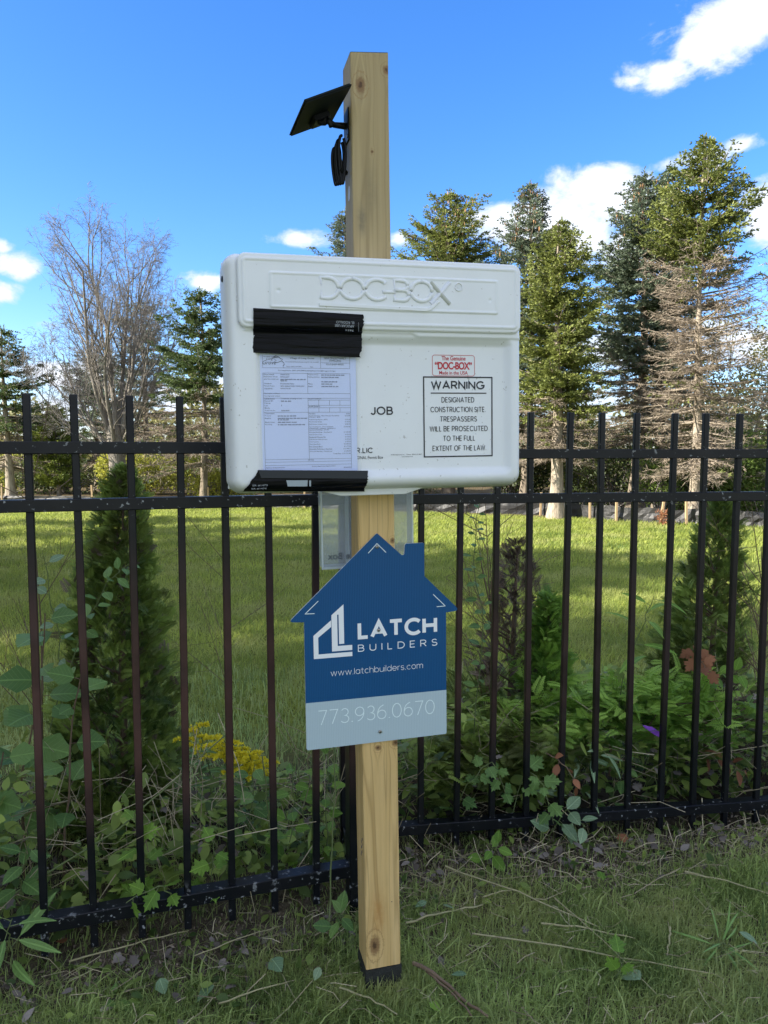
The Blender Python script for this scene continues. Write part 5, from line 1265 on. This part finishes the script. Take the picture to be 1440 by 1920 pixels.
PLN = [
 ('shrub', 'big round-leaved shrub branch behind the fence at the left edge', [(-1.12,2.25,0),(-1.10,2.22,.35),(-1.02,2.2,.62),(-.98,2.15,.86)], 'broad','leaf_o',13,(.09,.135),1),
 ('shrub', 'round-leaved branch hanging low between the two leftmost pickets', [(-.98,2.2,0),(-.93,2.15,.3),(-.90,2.12,.55),(-.86,2.1,.7)], 'broad','leaf_o',9,(.07,.12),2),
 ('shrub', 'large-leaved shoot at the left edge below the middle of the fence', [(-1.2,2.1,.0),(-1.15,2.08,.3),(-1.05,2.02,.5)], 'broad','leaf_o',8,(.08,.12),3),
 ('climbing_vine', 'oval-leaved climbing branch crossing in front of the left arborvitae', [(-1.05,2.3,.45),(-.95,2.32,.75),(-.86,2.3,.92),(-.76,2.3,1.0)], 'ovate','leaf_o',17,(.045,.07),4),
 ('climbing_vine', 'second thin shoot with pale oval leaves left of the left arborvitae', [(-1.0,2.3,.5),(-.99,2.25,.8),(-1.0,2.2,1.02)], 'ovate','leaf_p',8,(.045,.07),5),
 ('weed', 'leafy weed at the bottom left corner behind the lower rail', [(-1.0,1.98,0),(-.98,1.94,.18),(-.93,1.9,.3)], 'oval','leaf_o',10,(.06,.10),6),
 ('weed', 'long-leaved weed in front of the lower rail at the left edge', [(-.93,1.80,0),(-.93,1.78,.12),(-.9,1.74,.2)], 'lance','leaf_o',9,(.10,.16),7),
 ('weed', 'weed with bright lobed leaves between the second and third pickets', [(-.70,2.02,0),(-.66,1.99,.2),(-.67,1.95,.36)], 'lobed','leaf_y',6,(.055,.085),8),
 ('weed', 'bright lobed-leaf vine over the lower rail left of the goldenrod', [(-.62,2.0,.0),(-.58,1.96,.13),(-.60,1.92,.17),(-.68,1.90,.14)], 'lobed','leaf_y',6,(.05,.075),9),
 ('weed', 'pale lobed leaf cluster below the goldenrod by the fourth picket', [(-.52,2.08,0),(-.48,2.03,.16),(-.46,1.98,.27)], 'lobed','leaf_y',6,(.055,.085),10),
 ('weed', 'dark broad-leaved weed behind the goldenrod stems', [(-.44,2.35,0),(-.42,2.3,.2),(-.40,2.27,.36)], 'ovate','leaf_o',10,(.06,.09),11),
 ('weed', 'upright weed with large light leaves left of the wooden post', [(-.30,2.22,0),(-.28,2.2,.2),(-.27,2.18,.40)], 'ovate','leaf_y',12,(.05,.085),12),
 ('weed', 'taller light-leaved weed close to the fence post', [(-.18,2.25,0),(-.18,2.23,.22),(-.17,2.2,.42)], 'ovate','leaf_y',11,(.05,.085),13),
 ('weed', 'small five-leaved weed under the lower rail by the wooden post', [(-.12,1.98,0),(-.12,1.96,.05),(-.11,1.94,.08)], 'ovate','leaf_o',6,(.055,.08),14),
 ('climbing_vine', 'leafy vine climbing the fence just right of the blue sign roof', [(.32,2.62,.3),(.35,2.58,.7),(.30,2.56,.95),(.33,2.55,1.17)], 'oval','leaf_o',34,(.035,.055),15),
 ('weed', 'tall pointed-leaf weed standing clear behind the right pickets', [(.86,2.75,.2),(.87,2.7,.5),(.93,2.65,.72),(.95,2.62,.82)], 'lance','leaf_y',10,(.12,.17),16),
 ('weed', 'lobed-leaf vine over the right lower rail near the wooden post', [(.20,2.48,0),(.28,2.44,.22),(.36,2.42,.30),(.40,2.40,.2)], 'lobed','leaf_o',12,(.05,.08),17),
 ('weed', 'second lobed-leaf vine further right on the lower rail', [(.42,2.5,0),(.48,2.46,.25),(.53,2.42,.22),(.56,2.40,.1)], 'lobed','leaf_o',11,(.05,.085),18),
 ('weed', 'broad pale leaves drooping over the right lower rail', [(.55,2.46,0),(.60,2.42,.14),(.66,2.38,.1)], 'oval','leaf_p',7,(.07,.10),19),
 ('weed', 'light green oval-leaved weed behind the fence at far right', [(1.15,2.85,.1),(1.15,2.8,.35),(1.22,2.75,.5),(1.3,2.7,.52)], 'ovate','leaf_y',15,(.055,.085),20),
 ('weed', 'darker oval-leaved weed at the far right edge', [(1.36,2.85,0),(1.34,2.8,.28),(1.38,2.75,.42)], 'ovate','leaf_o',13,(.05,.08),21),
 ('weed', 'oval-leaved weed low in the middle of the right fence', [(.80,2.62,0),(.82,2.58,.16),(.86,2.55,.24)], 'ovate','leaf_o',11,(.05,.08),22),
 ('weed', 'leafy sprig under the right lower rail', [(.33,2.34,0),(.34,2.31,.06),(.36,2.28,.09)], 'ovate','leaf_y',6,(.05,.07),23),
 ('weed', 'weed with drooping narrow leaves in the middle of the right fence', [(.66,2.62,0),(.70,2.58,.25),(.76,2.52,.3)], 'lance','leaf_p',10,(.09,.13),24),
 ('seedling', 'yellow-green seedling on the grass at lower right', [(.60,1.83,-.04),(.60,1.82,.02),(.595,1.81,.06)], 'lobed','leaf_y',3,(.04,.055),25),
 ('weed', 'tuft of broad grass blades at the lower right edge', [(.90,1.95,-.04),(.91,1.94,-.01),(.91,1.93,.01)], 'blade','leaf_o',20,(.07,.14),26),
 ('weed', 'small clover-like weed in the left foreground grass', [(-.66,1.76,-.05),(-.66,1.75,-.02),(-.65,1.74,.0)], 'ovate','leaf_o',5,(.04,.06),27),
]
for nm, lb, path, kind, m, n, size, sd_ in PLN:
    plant(nm, lb, 'vine' if 'vine' in nm else 'shrub' if nm == 'shrub' else 'weed', path, kind, m, n, size, sd_, group=None, stem='stemb' if nm == 'shrub' else 'stemg', stem_r=.004 if nm == 'shrub' else .0022)
plant('dry_sprig', 'cluster of dry orange-brown leaves caught in the fence at right', 'dry leaves', [(1.16,2.75,.62),(1.13,2.68,.60),(1.15,2.62,.55)], 'lobed', 'leaf_r', 8, (.06, .09), 31, stem='stemb')
plant('dry_sprig', 'dry orange-brown leaves low behind the fence at far right', 'dry leaves', [(1.12,2.7,.25),(1.2,2.66,.22),(1.30,2.62,.18)], 'oval', 'leaf_r', 8, (.05, .08), 32, stem='stemb')
plant('dry_sprig', 'few dry reddish leaves in the vines near the wooden post', 'dry leaves', [(.55,2.5,.3),(.6,2.46,.28),(.66,2.44,.2)], 'oval', 'leaf_r', 5, (.04, .06), 33, stem='stemb')

# goldenrod
def goldenrod(label, base, tip, seed, n=11):
    r = np.random.default_rng(seed); o = np.array(base, float); tip = np.array(tip, float); t = thing('goldenrod', label, 'flower', Matrix.Translation(o), 'goldenrod behind the fence')
    u = np.linspace(0, 1, 8)[:, None]; P = (tip-o)*u; P[:, 0] += .03*np.sin(u[:, 0]*3); Ls = [(P, np.linspace(.0035, .0018, 8))]; FP = []
    for k in range(n):
        f_ = .72+.28*k/n; b = (tip-o)*f_; a = k*2.4; l = r.uniform(.05, .10)*(1.25-.6*(k/n)); o2 = np.array([math.cos(a), math.sin(a)*.7, 0])
        s = np.linspace(0, 1, 9)[:, None]; arc = b+o2*l*s+np.array([0, 0, 1])*(l*.55*s-l*.5*s*s); Ls.append((arc, .0009))
        for q in range(70):
            w = r.uniform(.08, 1); c_ = np.array([np.interp(w, s[:, 0], arc[:, j]) for j in range(3)]); FP.append(c_+np.array([r.normal()*.0025, r.normal()*.0025, abs(r.normal())*.004]))
    FP = np.array(FP); rp_ = np.repeat(FP, 3, 0); V, T = rhombs(rp_, unit(r.normal(size=rp_.shape)+[0, 0, .6]), .0080, .0055)
    link('flower_plume', np_mesh('flower_plume', V, T, np.repeat(np.repeat(r.uniform(0, 1, len(FP)), 3), 4)), M['gold'], t)
    link('stem', np_mesh('stem', *tubes(Ls, 4)), M['stemg'], t)
    lf = leaf_mesh('lance', 'leaf_o')
    for k in range(14):
        f_ = r.uniform(.15, .75); b = (tip-o)*f_; a = k*2.4; d = unit([math.cos(a), math.sin(a), .3]); sz = r.uniform(.05, .085); x = unit(np.cross(d, [0, -.3, 1])); z = np.cross(x, d)
        link('leaf', lf, parent=t, mat=Matrix([[x[q]*sz, d[q]*sz, z[q]*sz, b[q]] for q in range(3)]+[[0, 0, 0, 1]]))
goldenrod('goldenrod with a full yellow plume behind the fifth picket', (-.45, 2.55, 0), (-.52, 2.36, .40), 1, 16)
goldenrod('goldenrod plume leaning right beside the sixth picket', (-.45, 2.5, 0), (-.435, 2.34, .36), 2, 18)
goldenrod('smaller half-open goldenrod left of the full one', (-.62, 2.55, 0), (-.62, 2.42, .43), 3, 9)

# ------------------------------------------------------------------ undergrowth, straw, grass (uncountable)
def scatter_leaves(name, label, n, region, kinds, m, size, seed, cat='undergrowth'):
    r = np.random.default_rng(seed); parts = []
    for kd, frac in kinds:
        k = int(n*frac); p = region(r, k); d = unit(np.stack([r.normal(size=k), r.normal(size=k)*.8-.35, r.normal(size=k)*.45+.1], -1))
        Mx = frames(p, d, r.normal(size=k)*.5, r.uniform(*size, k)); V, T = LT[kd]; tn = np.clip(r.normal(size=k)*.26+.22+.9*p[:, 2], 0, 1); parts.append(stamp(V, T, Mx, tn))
    V, T, tt = cat_geo(parts); o = link(name, np_mesh(name, V, T, tt, smooth=True), M[m]); tag(o, label, cat, kind='stuff')
def fence_y(x): return np.where(x < -.0825, 1.8709+(x+.8845)*math.tan(FA), 2.406+(x-.1211)*math.tan(FB))
def reg_back(r, k):
    x = r.uniform(-1.7, 2.1, k); dy = .08+.75*r.uniform(0, 1, k)**1.3
    top = np.where(x < -.75, .50, np.where(x < -.1, .30, np.where(x < .25, .34, .50)))*(.75+.3*np.sin(x*9)+.2*np.sin(x*23))
    z = r.uniform(0, 1, k)**.8*np.maximum(top*(1-.35*(dy/.8)), .06)
    return np.stack([x, fence_y(x)+dy, z], -1)
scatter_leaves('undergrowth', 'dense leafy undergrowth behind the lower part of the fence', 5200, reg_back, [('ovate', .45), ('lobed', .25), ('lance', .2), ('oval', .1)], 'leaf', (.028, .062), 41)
def reg_front(r, k):
    x = r.uniform(-1.3, 1.6, k); y = fence_y(x)-r.uniform(-.05, .30, k); return np.stack([x, y, gz(x, y)+r.uniform(.0, .045, k)], -1)
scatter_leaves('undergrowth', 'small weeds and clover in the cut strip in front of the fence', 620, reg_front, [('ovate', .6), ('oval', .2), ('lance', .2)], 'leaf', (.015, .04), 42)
M['leaf_g'] = foliage_mat('grey_dry_leaves', (.10, .085, .075), (.36, .32, .29), .1, .85)
def reg_strip(r, k):
    x = r.uniform(-1.3, 1.6, k); y = fence_y(x)-np.abs(r.normal(size=k))*.16-.02; return np.stack([x, y, gz(x, y)+r.uniform(.006, .035, k)], -1)
scatter_leaves('leaf_litter', 'grey-brown curled dry leaves littering the foot of the fence', 420, reg_strip, [('lobed', .4), ('oval', .6)], 'leaf_g', (.014, .040), 43, 'leaf litter')
scatter_leaves('leaf_litter', 'brown dry leaves tangled low in the fence greenery', 260, reg_back, [('lobed', .5), ('oval', .5)], 'leaf_g', (.025, .05), 44, 'leaf litter')
# dry stems behind and in front of the fence
r = np.random.default_rng(50); Ls = []; tn = []
def straws(k, xr, dyr, L, zr, tilt, rad):
    for q in range(k):
        x = r.uniform(*xr); y = fence_y(x)+r.uniform(*dyr); p = np.array([x, y, float(gz(x, y))+r.uniform(*zr)]); a = r.uniform(0, 6.28); el_ = abs(r.normal())*tilt
        d = np.array([math.cos(a)*math.cos(el_), math.sin(a)*math.cos(el_)*.7, math.sin(el_)]); l = r.uniform(*L); b = r.normal(size=3)*.12*l
        pts = np.stack([p, p+d*l*.5+b, p+d*l+b*.3]); pts[:, 2] = np.maximum(pts[:, 2], gz(pts[:, 0], pts[:, 1])+.003); Ls.append((pts, r.uniform(*rad))); tn.append(r.uniform(0, 1))
straws(520, (-1.5, 1.9), (-.32, .03), (.03, .14), (.004, .03), .25, (.0006, .0016))
straws(130, (.0, 1.9), (-.15, .05), (.04, .12), (.004, .02), .9, (.001, .002))
straws(520, (-1.5, 2.0), (.04, .55), (.12, .40), (.0, .3), .75, (.0007, .0018))
straws(420, (-1.3, 1.5), (-1.0, -.25), (.02, .10), (.018, .045), .3, (.0005, .0013))
straws(60, (-1.3, 1.5), (-1.0, -.1), (.08, .22), (.025, .05), .2, (.0007, .0014))
V, T = tubes(Ls, 3); tt = np.repeat(tn, 9)
o = link('straw', np_mesh('straw', V, T, tt), M['straw']); tag(o, 'dry straw and snapped stems littered along the foot of the fence', 'straw', kind='stuff')
# mulch crumbs
N = 9000; x = r.uniform(-1.5, 1.9, N); y = fence_y(x)+r.normal(size=N)*.13-.10; P = np.stack([x, y, gz(x, y)+.002], -1)
V, T = rhombs(P, unit(r.normal(size=(N, 3))*[1, 1, .5]+[0, 0, .15]), r.uniform(.006, .022, N), .007)
o = link('mulch', np_mesh('mulch', V, T, np.repeat(r.uniform(0, 1, N), 4)), M['mulch']); tag(o, 'brown crumbled leaf mulch at the foot of the fence', 'mulch', kind='stuff')

def grass(name, label, x, y, hgt, w, m, seed, lean=.5, two=True, tn=None):
    r = np.random.default_rng(seed); N = len(x); z = gz(x, y)
    a = r.uniform(0, 2*np.pi, N); ln = np.abs(r.normal(size=N))*lean; o = np.stack([np.cos(a), np.sin(a), 0*a], -1); sd_ = np.stack([-np.sin(a+.6), np.cos(a+.6), 0*a], -1)
    w = np.broadcast_to(w, (N,))[:, None]; hgt = np.broadcast_to(hgt, (N,)); P = np.stack([x, y, z-.003], -1)
    up = np.array([0, 0, 1.])
    if two:
        m1 = P+o*(ln*hgt*.35)[:, None]+up*(hgt*.62)[:, None]; tp = P+o*(ln*hgt*1.0)[:, None]+up*(hgt*(1-.25*np.minimum(ln, 1.6)))[:, None]
        V = np.stack([P-sd_*w/2, P+sd_*w/2, m1-sd_*w*.4, m1+sd_*w*.4, tp], 1).reshape(-1, 3); k = np.arange(N)[:, None]*5
        T = np.concatenate([k+[0, 1, 3], k+[0, 3, 2], k+[2, 3, 4]], 1).reshape(-1, 3); rep = 5
    else:
        tp = P+o*(ln*hgt)[:, None]+up*hgt[:, None]; V = np.stack([P-sd_*w/2, P+sd_*w/2, tp], 1).reshape(-1, 3); T = np.arange(3*N).reshape(-1, 3); rep = 3
    if tn is None: tn = np.clip(.42+.18*np.sin(x*5+np.sin(y*7))*np.sin(y*4.3)+.14*np.sin(x*19+2*np.sin(y*13))*np.sin(y*23+x*5)+r.normal(size=N)*.30, 0, 1)
    ob = link(name, np_mesh(name, V, T, np.repeat(tn, rep)), M[m]); tag(ob, label, 'grass', kind='stuff')
def pick(n, x0, x1, y0, y1, f, seed):
    r = np.random.default_rng(seed); x = r.uniform(x0, x1, n); y = r.uniform(y0, y1, n); ok = r.random(n) < f(x, y); return x[ok], y[ok]
def fg(x, y):
    d = fence_y(x)-y; patch = .5+.5*np.sin(x*6.3+1.2+np.sin(y*5))*np.sin(y*8+x*2)
    return np.clip((d-.04-.10*(x > 0))/.20, .10, 1)*(.6+.4*patch)
x, y = pick(200000, -1.5, 1.7, 1.25, 2.6, fg, 60); r = np.random.default_rng(61)
grass('front_grass', 'mown grass in the shaded foreground in front of the fence', x, y, r.uniform(.018, .055, len(x))*(1+.35*np.sin(x*7)*np.sin(y*9)), r.uniform(.0016, .0038, len(x)), 'grass', 62, .95)
x, y = pick(5200, -1.4, 1.6, 1.3, 2.5, lambda x, y: np.clip((fence_y(x)-y-.02)/.2, .15, 1)*(.3+.7*(np.sin(x*5+y*3)*np.sin(y*7-x) > 0)), 160); r = np.random.default_rng(161)
grass('front_grass', 'longer coarse blades standing among the mown foreground grass', x, y, r.uniform(.04, .085, len(x)), r.uniform(.003, .006, len(x)), 'grass', 162, 1.2)
a_ = r.uniform(0, 6.28, 420); d_ = .062+np.abs(r.normal(size=420))*.035; x = -.005+np.cos(a_)*d_; y = 1.865+np.sin(a_)*d_
grass('front_grass', 'unmown grass standing tight around the black foot of the post', x, y, r.uniform(.03, .075, 420), r.uniform(.002, .004, 420), 'grass', 163, .5)
x, y = pick(26000, -2.6, 3.4, 2.1, 4.4, lambda x, y: ((y-fence_y(x)) > .35)*1.0*np.clip((y-fence_y(x)-.3)/.5, .3, 1), 63); r = np.random.default_rng(64)
grass('back_grass', 'longer grass just beyond the fence', x, y, r.uniform(.04, .10, len(x)), r.uniform(.003, .006, len(x)), 'grass', 65, .6)
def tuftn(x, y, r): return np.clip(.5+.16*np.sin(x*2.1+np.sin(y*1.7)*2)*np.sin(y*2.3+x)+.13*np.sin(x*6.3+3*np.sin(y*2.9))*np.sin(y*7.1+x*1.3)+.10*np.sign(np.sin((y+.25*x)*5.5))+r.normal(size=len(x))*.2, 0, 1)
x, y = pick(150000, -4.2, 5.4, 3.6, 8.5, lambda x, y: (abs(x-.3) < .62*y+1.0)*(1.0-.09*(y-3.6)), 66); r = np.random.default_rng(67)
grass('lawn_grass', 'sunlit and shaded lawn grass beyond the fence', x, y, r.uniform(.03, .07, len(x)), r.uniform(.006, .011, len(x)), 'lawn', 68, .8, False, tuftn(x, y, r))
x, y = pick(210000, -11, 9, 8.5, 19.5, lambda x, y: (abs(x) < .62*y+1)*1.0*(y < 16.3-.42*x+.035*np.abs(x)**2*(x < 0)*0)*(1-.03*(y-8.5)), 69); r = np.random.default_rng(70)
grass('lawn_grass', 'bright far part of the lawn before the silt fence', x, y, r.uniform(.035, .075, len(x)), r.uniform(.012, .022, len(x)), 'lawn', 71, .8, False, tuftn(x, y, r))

# ------------------------------------------------------------------ single fallen things and bare stalks
def stalk(name, label, pts, rad, m='strawo', cat='stalk', group=None):
    pts = np.array(pts, float); o = pts[0].copy(); s = np.linspace(0, 1, len(pts)); ss = np.linspace(0, 1, 9); P = np.stack([np.interp(ss, s, pts[:, k]) for k in range(3)], -1)-o
    r = np.random.default_rng(len(label)); P[1:-1] += r.normal(size=(7, 3))*rad*.6
    V, T = tubes([(P, np.linspace(rad, rad*.6, 9))], 6, True); ob = link(name, np_mesh(name, V, T, smooth=True), M[m]); ob.location = o; tag(ob, label, cat, group)
    return ob
def gp(px, py, z=0.0):
    """ground point seen at a picture position (full-size pixels)"""
    c, s = math.cos(PITCH), math.sin(PITCH); X_ = (px-720)/F; Y_ = (py-960)/F; y = c-Y_*s; zz = -s-Y_*c
    for _ in range(3):
        t = (z-H)/zz; z = float(gz(X_*t, y*t))+.012
    return (X_*t, y*t, z)
GS = 'cut stalks lying on the grass'
for lb, a, b, rad in [
   ('long pale stalk lying on the grass in front of the left fence', (130, 1822), (355, 1760), .0020),
   ('short straight stalk left of the post near the bottom edge', (410, 1902), (545, 1856), .0019),
   ('thin stalk across the grass left of the wooden post', (362, 1812), (520, 1752), .0015),
   ('green-brown stalk running right from the foot of the wooden post', (760, 1748), (905, 1710), .0028),
   ('long brown stalk slanting across the middle right grass', (835, 1640), (1120, 1752), .0024),
   ('pair-end brown stalk at the centre of the right grass', (1015, 1748), (1190, 1775), .0024),
   ('long thin stalk through the right foreground grass', (885, 1768), (1335, 1842), .0020),
   ('pale thin stalk at the right edge of the grass', (1283, 1650), (1440, 1690), .0024),
   ('short pale stick stub on the right grass', (1256, 1756), (1250, 1808), .0026),
   ('thin diagonal stalk beside the short stub', (1040, 1700), (1230, 1880), .0013),
   ('short straw on the mulch at the centre right', (905, 1698), (968, 1682), .0019),
   ('thick brown twig slanting down from the foot of the post', (775, 1825), (915, 1925), .0045),
   ('second brown twig beside the thick one at the foot of the post', (790, 1828), (885, 1925), .0030),
   ('tan bent stalk on the grass in front of the post', (637, 1872), (745, 1920), .0022)]:
    p, q = np.array(gp(*a)), np.array(gp(*b)); mid_ = (p+q)/2+np.array([.004, .003, .030]); p[2] += .028; q[2] += .024
    stalk('cut_stalk', lb, [p, mid_, q], rad*1.25, 'strawo' if rad < .0029 else 'stemb', group=GS)
for lb, pts, rad in [
   ('long green stalk leaning through the left fence', [(-1.05, 1.97, .10), (-.72, 1.98, .30), (-.45, 2.1, .52)], .0032),
   ('upright cut green stalk right of the goldenrod', [(-.335, 2.18, .02), (-.345, 2.17, .25), (-.36, 2.16, .44)], .0030),
   ('upright cut stalk between goldenrod and fence post', [(-.235, 2.22, .02), (-.245, 2.21, .22), (-.26, 2.2, .40)], .0028),
   ('tall thin green stalk right beside the fence post', [(-.155, 2.02, .0), (-.140, 2.03, .3), (-.138, 2.04, .60)], .0028)]:
    stalk('standing_stalk', lb, pts, rad, 'stemg')
# bare saplings beyond the fence
def sapling(label, base, h, seed, m='stemb', n=9, spread=.35, rad=.003):
    r = np.random.default_rng(seed); Ls = []; main = np.array([[0, 0, 0], [.02, 0, h*.5], [-.01, .01, h]]); Ls.append((main, np.array([rad, rad*.7, rad*.3])))
    for k in range(n):
        u = r.uniform(.2, .9); b = np.array([np.interp(u, [0, .5, 1], main[:, q]) for q in range(3)]); a = r.uniform(0, 6.28); l = h*spread*r.uniform(.5, 1.1)
        d = unit([math.cos(a), math.sin(a)*.5, r.uniform(.5, 1.6)]); e = b+d*l; Ls.append((np.stack([b, (b+e)/2+r.normal(size=3)*.02*l, e]), np.array([rad*.5, rad*.4, rad*.2])))
        for q in range(3):
            b2 = b+d*l*r.uniform(.3, .8); e2 = b2+unit(d+r.normal(size=3)*.6)*l*.4; Ls.append((np.stack([b2, e2]), rad*.22))
    t = thing('bare_sapling', label, 'sapling', Matrix.Translation(base)); link('stem', np_mesh('stem', *tubes(Ls[:1], 5)), M[m], t); link('twigs', np_mesh('twigs', *tubes(Ls[1:], 3)), M[m], t)
sapling('thin leafless sapling behind the fence at the left edge', (-1.22, 2.6, 0), 1.42, 1, rad=.004)
sapling('thin leafless sapling behind the fence left of the post', (-.62, 2.9, .0), 1.12, 2, n=7, spread=.45)
sapling('low bare brown twigs beside the right arborvitae', (1.50, 2.95, 0), .95, 3, n=34, spread=.55, rad=.005)
sapling('dead twiggy top of the half dead arborvitae', (.40, 2.9, 0), 1.16, 4, n=34, spread=.3, rad=.004)
# fallen leaves on the grass
GLf = 'fallen leaves on the grass'
for lb, (px, py), kind, m, sz in [
   ('pale round leaf on the grass left of the post near the bottom edge', (402, 1873), 'broad', 'leaf_p', .052), ('pale narrow leaf lying left of the post', (600, 1838), 'ovate', 'leaf_p', .036),
   ('grey-green leaf in the grass below the left fence', (510, 1822), 'broad', 'leaf_p', .05), ('small leaf at the left edge of the pale stalk', (300, 1860), 'broad', 'leaf_p', .038),
   ('long pale leaf at lower right beside the seedling', (1200, 1862), 'ovate', 'leaf_p', .085), ('orange fallen leaf under the right lower rail', (1165, 1582), 'lobed', 'leaf_r', .045),
   ('yellow-green fallen leaf in the centre right mulch', (1125, 1655), 'lobed', 'leaf_y', .035), ('pale leaf at the foot of the post on the right', (800, 1712), 'oval', 'leaf_p', .038),
   ('pale folded leaf beside the post foot mulch', (830, 1718), 'ovate', 'leaf_p', .034), ('yellow leaf right of the post at the bottom edge', (805, 1905), 'ovate', 'leaf_y', .035),
   ('brown curled leaf in the left mulch', (120, 1792), 'broad', 'leaf_r', .035), ('silvery leaf near the thick twig', (875, 1852), 'oval', 'leaf_p', .04), ('light leaf on the grass at far right', (1385, 1770), 'ovate', 'leaf_p', .05)]:
    p = gp(px, py); o = link('fallen_leaf', leaf_mesh(kind, m)); a = (px*7+py) % 6.28
    o.matrix_world = Matrix.Translation((p[0], p[1], p[2]+.036)) @ Euler((-.25+.3*math.sin(px), .3*math.cos(py), a)).to_matrix().to_4x4() @ Matrix.Scale(sz, 4); tag(o, lb, 'leaf', GLf)
# purple wrapper
V = [(0, 0, 0), (.035, -.002, -.006), (.075, 0, -.034), (.078, .004, -.052), (.045, .003, -.036), (.012, .004, -.014)]
o = link('plastic_wrapper', pmesh('plastic_wrapper', V+[(v[0], v[1]+.0015, v[2]) for v in V], [(0, 1, 4, 5), (1, 2, 3, 4), (6, 11, 10, 7), (7, 10, 9, 8), (0, 6, 7, 1), (1, 7, 8, 2), (2, 8, 9, 3), (3, 9, 10, 4), (4, 10, 11, 5), (5, 11, 6, 0)]), M['purple'])
o.location = (.90, 2.56, .375); tag(o, 'shiny purple wrapper caught in the fence greenery at right', 'wrapper')
# small dead sapling beyond the lawn
t = thing('dead_seedling', 'small orange-brown dead conifer seedling by the silt fence at right', 'seedling', Matrix.Translation((4.95, 13.3, 0)))
r = np.random.default_rng(3); P = np.stack([r.normal(size=160)*.06, r.normal(size=160)*.06, r.uniform(0, .26, 160)], -1); V, T = blades(P, unit(r.normal(size=(160, 3))+[0, 0, .6]), .09, .02)
link('foliage', np_mesh('foliage', V, T), M['leaf_r'], t); link('stem', np_mesh('stem', *tubes([(np.array([[0, 0, 0], [0, 0, .28]]), .008)], 5)), M['stemb'], t)
print('tris', sum(len(m_.polygons) for m_ in bpy.data.meshes))
